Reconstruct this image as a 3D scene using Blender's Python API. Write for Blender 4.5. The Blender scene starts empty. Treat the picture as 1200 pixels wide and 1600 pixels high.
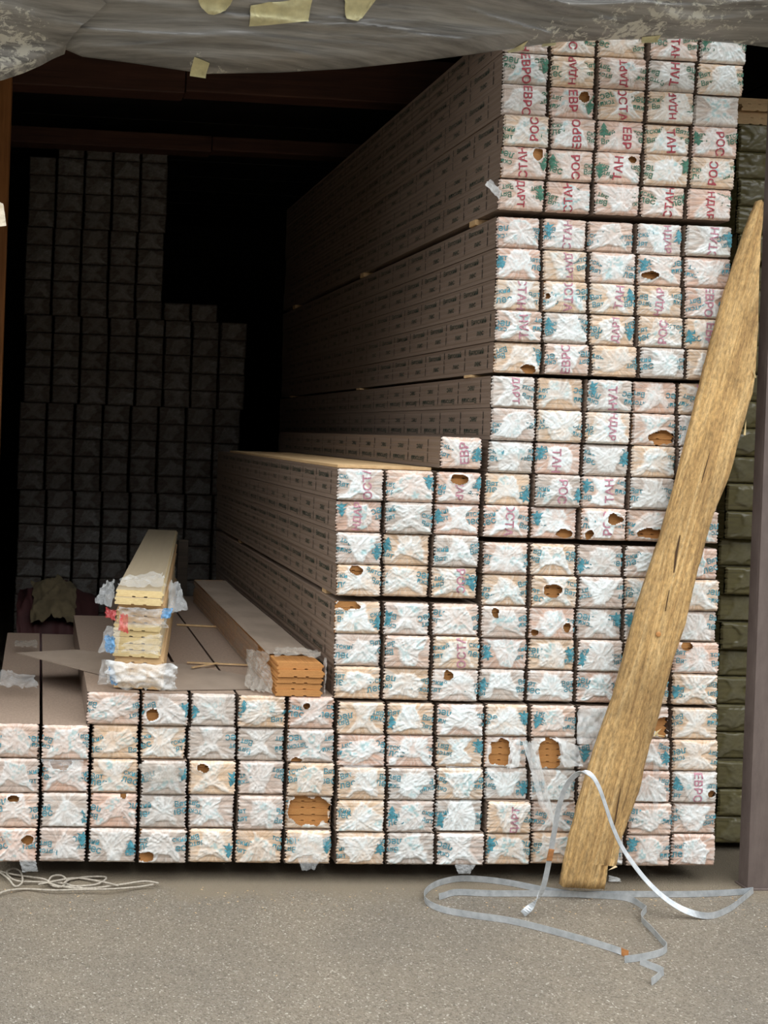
import bpy, bmesh, math, random
import numpy as np
from mathutils import Vector, Matrix

SC = bpy.context.scene
COL = SC.collection

# ------------------------------------------------------------------ camera
FPX = 1600.0
CAM = np.array([0.0, -3.2, 1.43])
YAW, PITCH, ROLL = 3.75, 0.25, 2.0
PPX, PPY = 166.56, 675.64
_y, _p, _r = [math.radians(a) for a in (YAW, PITCH, ROLL)]
CF = np.array([math.sin(_y)*math.cos(_p), math.cos(_y)*math.cos(_p), -math.sin(_p)])
_R = np.array([math.cos(_y), -math.sin(_y), 0.0])
_U = np.cross(_R, CF)
CR = _R*math.cos(_r) + _U*math.sin(_r)
CU = _U*math.cos(_r) - _R*math.sin(_r)
cd = bpy.data.cameras.new('camera')
cd.sensor_fit = 'AUTO'; cd.sensor_width = 36.0; cd.lens = 36.0*FPX/1600.0
cd.shift_x = (600-PPX)/1600.0; cd.shift_y = (PPY-800)/1600.0
cd.clip_start = 0.05; cd.clip_end = 200
co = bpy.data.objects.new('camera', cd); COL.objects.link(co)
co.matrix_world = Matrix(((CR[0], CU[0], -CF[0], CAM[0]), (CR[1], CU[1], -CF[1], CAM[1]), (CR[2], CU[2], -CF[2], CAM[2]), (0, 0, 0, 1)))
SC.camera = co

# ------------------------------------------------------------------ light: overcast sky
w = bpy.data.worlds.new('overcast_sky'); SC.world = w; w.use_nodes = True
nt = w.node_tree; nt.nodes.clear()
wo = nt.nodes.new('ShaderNodeOutputWorld'); bg = nt.nodes.new('ShaderNodeBackground')
tc = nt.nodes.new('ShaderNodeTexCoord'); sx = nt.nodes.new('ShaderNodeSeparateXYZ'); rp = nt.nodes.new('ShaderNodeValToRGB')
rp.color_ramp.elements[0].position = 0.0; rp.color_ramp.elements[0].color = (0.333, 0.34, 0.345, 1)
rp.color_ramp.elements[1].position = 1.0; rp.color_ramp.elements[1].color = (0.98, 1.0, 1.02, 1)
nt.links.new(tc.outputs['Generated'], sx.inputs[0]); nt.links.new(sx.outputs['Z'], rp.inputs[0])
nt.links.new(rp.outputs[0], bg.inputs[0]); bg.inputs[1].default_value = 1.65
nt.links.new(bg.outputs[0], wo.inputs[0])
SC.view_settings.view_transform = 'Standard'; SC.view_settings.look = 'None'
SC.view_settings.exposure = 1.62; SC.view_settings.gamma = 1.0
SC.view_settings.use_curve_mapping = False

# ------------------------------------------------------------------ measuring helpers
def ray(px, py):
    return CF + CR*(px-PPX)/FPX - CU*(py-PPY)/FPX
def at(px, py, Y=0.0):
    d = ray(px, py); return CAM + d*((Y-CAM[1])/d[1])
def on_z(px, py, z=0.0):
    d = ray(px, py); return CAM + d*((z-CAM[2])/d[2])

def sstep(a, b, x):
    t = np.clip((x-a)/(b-a), 0, 1); return t*t*(3-2*t)
_tab = {}
def vnoise(x, y, seed):
    T = _tab.get(seed % 97)
    if T is None:
        T = _tab[seed % 97] = np.random.RandomState(seed % 97 + 5).rand(64, 64)
    x = np.asarray(x, float) + (seed*7.31) % 53; y = np.asarray(y, float) + (seed*3.77) % 47
    xi = np.floor(x).astype(int); yi = np.floor(y).astype(int)
    fx = x-xi; fy = y-yi; fx = fx*fx*(3-2*fx); fy = fy*fy*(3-2*fy)
    a = T[xi & 63, yi & 63]; b = T[(xi+1) & 63, yi & 63]; c = T[xi & 63, (yi+1) & 63]; d = T[(xi+1) & 63, (yi+1) & 63]
    return (a*(1-fx)+b*fx)*(1-fy) + (c*(1-fx)+d*fx)*fy
def ridge(n): return 1-np.abs(2*n-1)

# ------------------------------------------------------------------ mesh helpers
def mesh_np(name, verts, faces, mat=None, cols=None, smooth=False):
    """faces: (n,k) int array with fixed k, or a list of lists"""
    me = bpy.data.meshes.new(name)
    if isinstance(faces, np.ndarray):
        n, k = faces.shape
        me.vertices.add(len(verts)); me.vertices.foreach_set('co', np.asarray(verts, np.float32).ravel())
        me.loops.add(n*k); me.loops.foreach_set('vertex_index', faces.astype(np.int32).ravel())
        me.polygons.add(n); me.polygons.foreach_set('loop_start', np.arange(0, n*k, k, dtype=np.int32))
        me.update(calc_edges=True)
    else:
        me.from_pydata([tuple(map(float, v)) for v in verts], [], faces); me.update()
    if cols is not None:
        at_ = me.color_attributes.new('Col', 'FLOAT_COLOR', 'POINT')
        c4 = np.ones((len(verts), 4), np.float32); c4[:, :3] = cols
        at_.data.foreach_set('color', c4.ravel())
    if smooth: me.polygons.foreach_set('use_smooth', np.ones(len(me.polygons), bool))
    if mat is not None: me.materials.append(mat)
    return me
def obj(name, me, parent=None, loc=None, scale=None, rot=None):
    o = bpy.data.objects.new(name, me); COL.objects.link(o)
    if parent is not None: o.parent = parent
    if loc is not None: o.location = [float(a) for a in loc]
    if scale is not None: o.scale = [float(a) for a in scale]
    if rot is not None: o.rotation_euler = rot
    return o
def tag(o, label=None, cat=None, group=None, kind=None):
    if label: o['label'] = label
    if cat: o['category'] = cat
    if group: o['group'] = group
    if kind: o['kind'] = kind
    return o
def empty(name, loc, rz=0.0):
    e = bpy.data.objects.new(name, None); COL.objects.link(e)
    e.empty_display_size = 0.05
    e.location = [float(a) for a in loc]; e.rotation_euler = (0, 0, rz); return e
def box_me(name, a, b, mat, bevel=0.0):
    bm = bmesh.new(); bmesh.ops.create_cube(bm, size=1.0)
    a = Vector(a); b = Vector(b)
    for v in bm.verts: v.co = Vector(((a[i]+b[i])/2 + v.co[i]*(b[i]-a[i]) for i in range(3)))
    if bevel: bmesh.ops.bevel(bm, geom=bm.edges[:], offset=bevel, segments=2, affect='EDGES', profile=0.5)
    me = bpy.data.meshes.new(name); bm.to_mesh(me); bm.free()
    if mat: me.materials.append(mat)
    return me
def grid_faces(nr, nc):
    """quads of a (nr+1)x(nc+1) vertex grid, row major"""
    i, j = np.meshgrid(np.arange(nr), np.arange(nc), indexing='ij')
    a = (i*(nc+1)+j).ravel()
    return np.stack([a, a+1, a+nc+2, a+nc+1], 1)

# ------------------------------------------------------------------ materials
def new_mat(name):
    m = bpy.data.materials.new(name); m.use_nodes = True
    n = m.node_tree; n.nodes.clear()
    out = n.nodes.new('ShaderNodeOutputMaterial'); b = n.nodes.new('ShaderNodeBsdfPrincipled')
    n.links.new(b.outputs[0], out.inputs[0])
    return m, n, b, out
def N(n, t, **kw):
    k = n.nodes.new(t)
    for a, v in kw.items(): setattr(k, a, v)
    return k
def noise_node(n, scale, detail=3, rough=0.55, coord='Object', vscale=None, dist=0.0):
    tc = N(n, 'ShaderNodeTexCoord'); no = N(n, 'ShaderNodeTexNoise')
    no.inputs['Scale'].default_value = scale; no.inputs['Detail'].default_value = detail; no.inputs['Roughness'].default_value = rough
    no.inputs['Distortion'].default_value = dist
    if vscale:
        mp = N(n, 'ShaderNodeMapping'); mp.inputs['Scale'].default_value = vscale
        n.links.new(tc.outputs[coord], mp.inputs[0]); n.links.new(mp.outputs[0], no.inputs['Vector'])
    else: n.links.new(tc.outputs[coord], no.inputs['Vector'])
    return no
def ramp(n, src, stops):
    r = N(n, 'ShaderNodeValToRGB'); el = r.color_ramp.elements
    while len(el) < len(stops): el.new(0.5)
    for e, (p, c) in zip(el, stops):
        e.position = p; e.color = (*c, 1) if len(c) == 3 else c
    n.links.new(src, r.inputs[0]); return r
def bump(n, b, src, strength, dist):
    bp = N(n, 'ShaderNodeBump'); bp.inputs['Strength'].default_value = strength; bp.inputs['Distance'].default_value = dist
    n.links.new(src, bp.inputs['Height']); n.links.new(bp.outputs[0], b.inputs['Normal']); return bp
def mixc(n, a, b_, fac, mode='MIX'):
    m = N(n, 'ShaderNodeMix', data_type='RGBA', blend_type=mode)
    for inp, v in ((m.inputs[0], fac), (m.inputs[6], a), (m.inputs[7], b_)):
        if hasattr(v, 'is_output'): n.links.new(v, inp)
        else: inp.default_value = (*v, 1) if isinstance(v, tuple) and len(v) == 3 else v
    return m.outputs[2]

def mat_plain(name, col, rough=0.6, metal=0.0, var=0.15, scale=20, vscale=None):
    m, n, b, o = new_mat(name)
    no = noise_node(n, scale, 4, vscale=vscale)
    r = ramp(n, no.outputs[0], [(0.3, tuple(c*(1-var) for c in col)), (0.7, tuple(min(1, c*(1+var)) for c in col))])
    n.links.new(r.outputs[0], b.inputs['Base Color']); b.inputs['Roughness'].default_value = rough; b.inputs['Metallic'].default_value = metal
    return m

def mat_film_end(name):
    m, n, b, o = new_mat(name)
    a = N(n, 'ShaderNodeVertexColor'); a.layer_name = 'Col'
    n.links.new(a.outputs[0], b.inputs['Base Color'])
    b.inputs['Roughness'].default_value = 0.27; b.inputs['IOR'].default_value = 1.48
    no = noise_node(n, 160, 4, 0.6, dist=1.2)
    bump(n, b, no.outputs[0], 0.22, 0.0015)
    return m
M_END = mat_film_end('stretched_film_over_plank_ends')
M_END_SHADED = mat_film_end('shade_darkened_film_over_plank_ends')  # matte copy of the end film for the shaded rear stack
for n_ in M_END_SHADED.node_tree.nodes:
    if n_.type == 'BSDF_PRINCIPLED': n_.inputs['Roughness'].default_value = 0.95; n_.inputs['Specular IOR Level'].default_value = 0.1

def mat_sleeve(name, c1, c2, dust):
    m, n, b, o = new_mat(name)
    no = noise_node(n, 5, 4, 0.6, vscale=(3, 1, 14))
    r = ramp(n, no.outputs[0], [(0.3, c1), (0.7, c2)])
    ge = N(n, 'ShaderNodeNewGeometry'); sp = N(n, 'ShaderNodeSeparateXYZ'); n.links.new(ge.outputs['Normal'], sp.inputs[0])
    no2 = noise_node(n, 9, 5, 0.65, coord='Generated', vscale=(2, 10, 1))
    rd = ramp(n, no2.outputs[0], [(0.3, dust), (0.7, tuple(c*0.72 for c in dust))])
    mr = N(n, 'ShaderNodeMapRange'); mr.inputs[1].default_value = 0.6; mr.inputs[2].default_value = 0.95
    n.links.new(sp.outputs['Z'], mr.inputs[0])
    c = mixc(n, r.outputs[0], rd.outputs[0], mr.outputs[0])
    n.links.new(c, b.inputs['Base Color']); b.inputs['Roughness'].default_value = 0.42
    no3 = noise_node(n, 60, 3, 0.6, vscale=(1, 0.35, 1), dist=0.8)
    bump(n, b, no3.outputs[0], 0.22, 0.004)
    return m
M_SLEEVE = mat_sleeve('wrapped_pack_side_film', (0.185, 0.135, 0.100), (0.27, 0.20, 0.155), (0.42, 0.315, 0.24))
M_OLIVE_SLEEVE = mat_sleeve('olive_pack_side_film', (0.13, 0.115, 0.045), (0.18, 0.16, 0.07), (0.17, 0.15, 0.085))

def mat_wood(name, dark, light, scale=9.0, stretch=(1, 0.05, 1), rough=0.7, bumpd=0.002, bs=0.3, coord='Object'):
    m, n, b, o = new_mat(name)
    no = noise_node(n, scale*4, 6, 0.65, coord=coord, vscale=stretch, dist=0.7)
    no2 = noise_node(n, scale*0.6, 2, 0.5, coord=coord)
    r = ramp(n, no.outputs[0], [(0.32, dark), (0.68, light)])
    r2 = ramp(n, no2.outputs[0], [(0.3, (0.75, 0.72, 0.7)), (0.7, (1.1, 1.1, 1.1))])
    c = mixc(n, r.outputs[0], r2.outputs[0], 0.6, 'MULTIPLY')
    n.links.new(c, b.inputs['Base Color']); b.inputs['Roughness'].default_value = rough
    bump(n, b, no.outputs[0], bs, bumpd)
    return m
def dust_tops(m, col):
    n = m.node_tree; b = [k for k in n.nodes if k.type == 'BSDF_PRINCIPLED'][0]
    src = b.inputs['Base Color'].links[0].from_socket
    ge = N(n, 'ShaderNodeNewGeometry'); sp = N(n, 'ShaderNodeSeparateXYZ'); n.links.new(ge.outputs['True Normal'], sp.inputs[0])
    mr = N(n, 'ShaderNodeMapRange'); mr.inputs[1].default_value = 0.7; mr.inputs[2].default_value = 0.95; mr.inputs[4].default_value = 0.8
    n.links.new(sp.outputs['Z'], mr.inputs[0]); n.links.new(mixc(n, src, col, mr.outputs[0]), b.inputs['Base Color'])
M_PLANK = mat_wood('orange_plank_wood', (0.40, 0.17, 0.045), (0.62, 0.31, 0.10))
M_PLANK_PALE = mat_wood('pale_plank_wood', (0.62, 0.47, 0.22), (0.82, 0.66, 0.35), scale=2.2, stretch=(1, 0.5, 1)); dust_tops(M_PLANK_PALE, (0.40, 0.33, 0.24))
M_PLANK_MID = mat_wood('tan_plank_wood', (0.56, 0.36, 0.17), (0.74, 0.52, 0.28))
M_BEARER = mat_wood('dark_bearer_wood', (0.06, 0.045, 0.035), (0.12, 0.09, 0.065), stretch=(0.05, 1, 1))
M_POSTWOOD = mat_wood('orange_stained_post_wood', (0.30, 0.115, 0.03), (0.54, 0.23, 0.07), stretch=(1, 1, 0.05))
M_BEAM = mat_wood('dark_red_brown_beam_wood', (0.055, 0.022, 0.014), (0.105, 0.043, 0.026), stretch=(0.05, 1, 1))
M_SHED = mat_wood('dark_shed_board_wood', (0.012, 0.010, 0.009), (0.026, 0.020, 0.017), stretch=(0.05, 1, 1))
M_PAPER = mat_plain('dusty_cardboard', (0.30, 0.235, 0.18), 0.85, var=0.18, scale=7)
M_GREEN = mat_plain('green_print_ink', (0.045, 0.17, 0.11), 0.5, var=0.35, scale=120)
M_TEAL = mat_plain('teal_print_ink', (0.07, 0.26, 0.32), 0.5, var=0.4, scale=120)
M_RED = mat_plain('red_print_ink', (0.40, 0.055, 0.075), 0.5, var=0.3, scale=120)
M_PINK = mat_plain('faded_red_print_ink', (0.50, 0.24, 0.30), 0.5, var=0.3, scale=120)
M_SIDEINK = mat_plain('dark_green_side_print_ink', (0.045, 0.058, 0.042), 0.55, var=0.35, scale=50)
M_BLACKINK = mat_plain('black_side_print_ink', (0.022, 0.022, 0.02), 0.55, var=0.35, scale=50)
M_TWINE = mat_plain('grey_sisal_twine', (0.36, 0.32, 0.26), 0.9, var=0.3, scale=150)
M_CREAM = mat_plain('cream_sign_vinyl', (0.62, 0.58, 0.33), 0.6, var=0.16, scale=30)
M_MAROON = mat_plain('dark_maroon_tarpaulin', (0.055, 0.018, 0.018), 0.6, var=0.3, scale=8)
M_RAG = mat_plain('yellowish_rag_cloth', (0.11, 0.085, 0.045), 0.9, var=0.3, scale=14)
M_WHITECLOTH = mat_plain('white_rag_cloth', (0.70, 0.62, 0.48), 0.9, var=0.15, scale=20)

def mat_film_clear(name, tint, amount, dust=0.0):
    m, n, b, o = new_mat(name)
    b.inputs['Base Color'].default_value = (*tint, 1); b.inputs['Roughness'].default_value = 0.18
    tr = N(n, 'ShaderNodeBsdfTransparent'); mx = N(n, 'ShaderNodeMixShader')
    no = noise_node(n, 28, 5, 0.65, dist=1.0)
    r = ramp(n, no.outputs[0], [(0.3, (amount*0.55,)*3), (0.72, (min(1, amount*1.5),)*3)])
    n.links.new(r.outputs[0], mx.inputs[0]); n.links.new(tr.outputs[0], mx.inputs[1]); n.links.new(b.outputs[0], mx.inputs[2])
    n.links.new(mx.outputs[0], o.inputs[0])
    no2 = noise_node(n, 90, 3, 0.6, dist=1.0); bump(n, b, no2.outputs[0], 0.4, 0.003)
    return m
M_FILM = mat_film_clear('loose_clear_film', (0.80, 0.82, 0.81), 0.24)
M_FILM_DUSTY = mat_film_clear('loose_dusty_film', (0.48, 0.44, 0.38), 0.42)
M_FILM_MILKY = mat_film_clear('loose_milky_film', (0.82, 0.84, 0.83), 0.50)
M_FILM_BLUE = mat_film_clear('blue_printed_film', (0.06, 0.26, 0.50), 0.75)
M_FILM_RED = mat_film_clear('red_printed_film', (0.50, 0.06, 0.06), 0.72)

def mat_asphalt():
    m, n, b, o = new_mat('worn_asphalt')
    tc = N(n, 'ShaderNodeTexCoord')
    vo = N(n, 'ShaderNodeTexVoronoi', feature='F1'); vo.inputs['Scale'].default_value = 250
    n.links.new(tc.outputs['Object'], vo.inputs['Vector'])
    wn = N(n, 'ShaderNodeSeparateColor'); n.links.new(vo.outputs['Color'], wn.inputs[0])
    st = ramp(n, wn.outputs[0], [(0.0, (0.132, 0.110, 0.082)), (0.30, (0.197, 0.168, 0.128)), (0.86, (0.238, 0.206, 0.160)), (0.96, (0.285, 0.255, 0.206)), (0.995, (0.46, 0.425, 0.36))])
    big = noise_node(n, 1.7, 5, 0.6); rb = ramp(n, big.outputs[0], [(0.3, (0.82, 0.83, 0.85)), (0.7, (1.12, 1.10, 1.06))])
    c = mixc(n, st.outputs[0], rb.outputs[0], 1.0, 'MULTIPLY')
    fine = noise_node(n, 420, 3, 0.7); rf = ramp(n, fine.outputs[0], [(0.3, (0.78,)*3), (0.7, (1.2,)*3)])
    c = mixc(n, c, rf.outputs[0], 0.7, 'MULTIPLY')
    # dirt and sawdust gathered along the threshold, bare dusty floor inside
    sp = N(n, 'ShaderNodeSeparateXYZ'); n.links.new(tc.outputs['Object'], sp.inputs[0])
    dn = noise_node(n, 5.5, 5, 0.65)
    ad = N(n, 'ShaderNodeMath', operation='MULTIPLY_ADD'); n.links.new(dn.outputs[0], ad.inputs[0]); ad.inputs[1].default_value = 0.30; n.links.new(sp.outputs['Y'], ad.inputs[2])
    mr = N(n, 'ShaderNodeMapRange'); mr.inputs[1].default_value = 0.04; mr.inputs[2].default_value = 0.13
    n.links.new(ad.outputs[0], mr.inputs[0])
    dcol = ramp(n, fine.outputs[0], [(0.35, (0.17, 0.135, 0.092)), (0.65, (0.30, 0.25, 0.175))])
    c = mixc(n, c, dcol.outputs[0], mr.outputs[0])
    n.links.new(c, b.inputs['Base Color']); b.inputs['Roughness'].default_value = 0.9
    hm = N(n, 'ShaderNodeMath', operation='MULTIPLY_ADD'); n.links.new(vo.outputs['Distance'], hm.inputs[0]); hm.inputs[1].default_value = -70.0
    n.links.new(fine.outputs[0], hm.inputs[2])
    bump(n, b, hm.outputs[0], 0.45, 0.003)
    return m
M_ASPHALT = mat_asphalt()

def mat_tarp():
    m, n, b, o = new_mat('scuffed_grey_tarpaulin')
    no = noise_node(n, 3.5, 6, 0.7, vscale=(0.5, 1, 16))
    r = ramp(n, no.outputs[0], [(0.32, (0.09, 0.09, 0.086)), (0.66, (0.34, 0.33, 0.305))])
    fl = noise_node(n, 26, 6, 0.75, vscale=(1, 1, 1.7), dist=0.6); zone = noise_node(n, 2.2, 2)
    mm = N(n, 'ShaderNodeMath', operation='MULTIPLY'); n.links.new(fl.outputs[0], mm.inputs[0]); n.links.new(zone.outputs[0], mm.inputs[1])
    rf = ramp(n, mm.outputs[0], [(0.335, (0, 0, 0)), (0.365, (1, 1, 1))])
    c = mixc(n, r.outputs[0], (0.55, 0.54, 0.47), rf.outputs[0])
    n.links.new(c, b.inputs['Base Color']); b.inputs['Roughness'].default_value = 0.28
    bump(n, b, fl.outputs[0], 0.15, 0.004)
    return m
M_TARP = mat_tarp()

def mat_steel_post():
    m, n, b, o = new_mat('brown_painted_steel')
    no = noise_node(n, 14, 6, 0.7, vscale=(1, 1, 0.35)); r = ramp(n, no.outputs[0], [(0.3, (0.095, 0.070, 0.062)), (0.62, (0.155, 0.120, 0.105)), (0.8, (0.22, 0.19, 0.17))])
    n.links.new(r.outputs[0], b.inputs['Base Color']); b.inputs['Roughness'].default_value = 0.6
    bump(n, b, no.outputs[0], 0.2, 0.003); return m
M_POST = mat_steel_post()
def mat_strap():
    m, n, b, o = new_mat('galvanised_steel_strap')
    no = noise_node(n, 40, 4, 0.6); r = ramp(n, no.outputs[0], [(0.3, (0.40, 0.43, 0.45)), (0.7, (0.62, 0.65, 0.67))])
    n.links.new(r.outputs[0], b.inputs['Base Color']); b.inputs['Roughness'].default_value = 0.42; b.inputs['Metallic'].default_value = 0.55; return m
M_STRAP = mat_strap()
M_RUST = mat_plain('orange_rust', (0.38, 0.16, 0.05), 0.9, var=0.3, scale=90)
def mat_slab():
    m, n, b, o = new_mat('weathered_pine_slab')
    g = noise_node(n, 30, 7, 0.7, vscale=(1.4, 1.4, 0.06), dist=1.4)
    r = ramp(n, g.outputs[0], [(0.30, (0.28, 0.155, 0.06)), (0.46, (0.53, 0.335, 0.13)), (0.70, (0.74, 0.53, 0.26))])
    k = noise_node(n, 3.2, 3, 0.6, vscale=(1.6, 1.6, 0.7)); rk = ramp(n, k.outputs[0], [(0.35, (0.60, 0.57, 0.53)), (0.6, (1.10, 1.08, 1.05))])
    c = mixc(n, r.outputs[0], rk.outputs[0], 0.85, 'MULTIPLY')
    f = noise_node(n, 130, 4, 0.75, vscale=(1, 1, 0.35)); rf = ramp(n, f.outputs[0], [(0.32, (0.50,)*3), (0.62, (1.22,)*3)])
    c = mixc(n, c, rf.outputs[0], 0.9, 'MULTIPLY')
    n.links.new(c, b.inputs['Base Color']); b.inputs['Roughness'].default_value = 0.85
    ad = N(n, 'ShaderNodeMath', operation='ADD'); n.links.new(g.outputs[0], ad.inputs[0]); n.links.new(f.outputs[0], ad.inputs[1])
    bump(n, b, ad.outputs[0], 0.6, 0.005); return m
M_SLAB = mat_slab()
M_CRACK = mat_plain('dark_crack_in_wood', (0.07, 0.035, 0.012), 0.9)

# ------------------------------------------------------------------ the setting
CEIL = 3.32
fm = mesh_np('floor', [(-9, -10, 0), (11, -10, 0), (11, 7, 0), (-9, 7, 0)], [[0, 1, 2, 3]], M_ASPHALT)
tag(obj('floor', fm), 'worn grey asphalt ground with dirt along the shed threshold', kind='structure')
XL, XR, YB = -0.52, 2.78, 6.2
def board_wall(name, label, base_a, base_b, boards):
    s = obj(name, box_me(name, base_a, base_b, M_SHED)); tag(s, label, kind='structure')
    for a, b in boards: obj('board', box_me('board', a, b, M_SHED, 0.004), s)
    return s
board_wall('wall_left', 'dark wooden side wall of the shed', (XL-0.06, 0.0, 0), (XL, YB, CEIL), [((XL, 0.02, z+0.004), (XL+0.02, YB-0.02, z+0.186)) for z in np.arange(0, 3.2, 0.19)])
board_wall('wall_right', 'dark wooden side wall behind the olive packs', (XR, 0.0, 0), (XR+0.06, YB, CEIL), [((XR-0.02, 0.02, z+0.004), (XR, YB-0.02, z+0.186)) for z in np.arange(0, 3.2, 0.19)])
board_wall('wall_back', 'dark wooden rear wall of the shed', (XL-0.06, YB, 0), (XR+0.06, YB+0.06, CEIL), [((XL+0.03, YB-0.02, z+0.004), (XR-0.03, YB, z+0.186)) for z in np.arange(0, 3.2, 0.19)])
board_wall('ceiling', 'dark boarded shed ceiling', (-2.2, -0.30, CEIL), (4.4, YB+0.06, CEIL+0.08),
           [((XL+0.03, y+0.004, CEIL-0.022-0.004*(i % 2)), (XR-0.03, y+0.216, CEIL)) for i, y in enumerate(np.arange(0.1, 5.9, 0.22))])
ow = obj('wall_sky_blocker', box_me('wall_sky_blocker', (-14, -9.3, 0), (16, -9.0, 6.6), M_SHED)); tag(ow, 'unseen dark wall added behind the camera to block low sky light', kind='structure')  # added out of view to keep low sky light out of the shed
obj_fw = obj('wall_front', box_me('wall_front', (-2.2, -0.1, 2.95), (4.4, -0.02, CEIL), M_SHED)); tag(obj_fw, 'dark board above the shed opening', kind='structure')
for k, sx_ in enumerate(((-2.2, XL-0.07), (XR+0.07, 4.4))):
    o_ = obj('wall_%s' % ('outer_left', 'outer_right')[k], box_me('wall', (sx_[0], -0.02, 0), (sx_[1], 0.06, CEIL), M_SHED)); tag(o_, 'dark outer front wall beside the shed opening', kind='structure')
for (Y, zb, h, lab, sp_) in ((1.5, 2.985, 0.22, 'reddish brown roof beam just behind the grey tarpaulin', 0.62), (2.42, 2.975, 0.09, 'dim roof beam just ahead of the rear stack', 0.9)):
    e = empty('roof_beam', (0, Y, zb)); tag(e, lab, 'beam')
    obj('beam_timber', box_me('beam_timber', (XL+0.03, 0, 0), (sp_-0.004, 0.12, h), M_BEAM, 0.006), e)
    obj('beam_timber', box_me('beam_timber', (sp_, 0.006, 0.012), (XR-0.03, 0.12, h), M_BEAM, 0.006), e)
    for xx in (XL+0.1, XR-0.1): obj('hanger', box_me('hanger', (xx-0.04, 0.02, h), (xx+0.04, 0.1, CEIL-0.027-zb), M_BEAM), e)

# steel post (channel section) at the right of the opening
pa = at(1189, 835, -0.02); PX = pa[0]
e = empty('steel_post', (PX, -0.02, 0)); tag(e, 'brown painted steel channel post at the edge of the opening', 'post')
obj('web', box_me('web', (0, 0, 0.006), (0.20, 0.008, CEIL-0.01), M_POST, 0.001), e)
obj('flange', box_me('flange', (0, 0.008, 0.006), (0.008, 0.045, CEIL-0.01), M_POST, 0.001), e)
obj('flange', box_me('flange', (0.192, 0.008, 0.006), (0.20, 0.045, CEIL-0.01), M_POST, 0.001), e)
obj('base_plate', box_me('base_plate', (-0.006, -0.006, 0.0), (0.21, 0.055, 0.006), M_POST, 0.001), e)
# wooden post inside at the left
qa = at(13, 300, 1.45)
e = empty('wooden_post', (qa[0], 1.45, 0)); tag(e, 'orange stained wooden post inside the shed beside the low stack', 'post')
obj('post_timber', box_me('post_timber', (-0.07, 0, 0), (0, 0.10, CEIL-0.03), M_POSTWOOD, 0.004), e)
obj('post_timber', box_me('post_timber', (-0.16, 0.012, 0), (-0.072, 0.10, CEIL-0.03), M_POSTWOOD, 0.004), e)

# ------------------------------------------------------------------ lettering templates
def text_template(s, maxlen, bold=0.0):
    cu = bpy.data.curves.new('txt', 'FONT'); cu.body = s; cu.resolution_u = 2; cu.size = 1.0; cu.offset = bold
    o = bpy.data.objects.new('txt', cu); COL.objects.link(o)
    dg = bpy.context.evaluated_depsgraph_get(); dg.update()
    me = bpy.data.meshes.new_from_object(o.evaluated_get(dg))
    me.calc_loop_triangles()
    v = np.zeros(len(me.vertices)*3); me.vertices.foreach_get('co', v); v = v.reshape(-1, 3)[:, :2]
    t = np.zeros(len(me.loop_triangles)*3, np.int32); me.loop_triangles.foreach_get('vertices', t); t = t.reshape(-1, 3)
    bpy.data.objects.remove(o); bpy.data.curves.remove(cu); bpy.data.meshes.remove(me)
    if len(v) == 0: return np.zeros((0, 2)), np.zeros((0, 3), int)
    lo = v.min(0); hi = v.max(0); v = (v-(lo+hi)/2)/max(hi[1]-lo[1], 1e-6)
    return split_tris(v, t, maxlen)
def split_tris(v, t, maxlen):
    V = v.tolist(); done = []; todo = t.tolist(); cache = {}
    while todo:
        a, b, c = todo.pop()
        ls = [((V[i][0]-V[j][0])**2+(V[i][1]-V[j][1])**2, i, j, k) for i, j, k in ((a, b, c), (b, c, a), (c, a, b))]
        l, i, j, k = max(ls)
        if l <= maxlen*maxlen or len(V) > 6000: done.append((a, b, c)); continue
        key = (min(i, j), max(i, j)); m = cache.get(key)
        if m is None:
            m = cache[key] = len(V); V.append([(V[i][0]+V[j][0])/2, (V[i][1]+V[j][1])/2])
        todo.append((i, m, k)); todo.append((m, j, k))
    return np.array(V), np.array(done, int)
GREEN_WORDS = [text_template(s, 0.5, 0.012) for s in ('Вятский', 'лес', 'тский', 'Вят', 'ский')]
REDS = [text_template(s, 0.22, 0.02) for s in ('ЕВР', 'ОСТА', 'НДАР', 'РОС', 'ТАН', 'ДАРТ', 'ЕВРО', 'СТАН')]
def tree_template():
    v, t = [], []
    for i, (y0, y1, wd) in enumerate(((-0.42, -0.02, 0.46), (-0.14, 0.24, 0.36), (0.10, 0.5, 0.25))):
        k = len(v); v += [(-wd, y0), (-wd*0.25, y0+0.06), (0, y0-0.03), (wd*0.3, y0+0.06), (wd, y0), (0, y1)]
        t += [(k, k+1, k+5), (k+1, k+2, k+5), (k+2, k+3, k+5), (k+3, k+4, k+5)]
    k = len(v); v += [(-0.06, -0.55), (0.06, -0.55), (0.06, -0.4), (-0.06, -0.4)]; t += [(k, k+1, k+2), (k, k+2, k+3)]
    return split_tris(np.array(v), np.array(t), 0.2)
TREE = tree_template()

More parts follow.
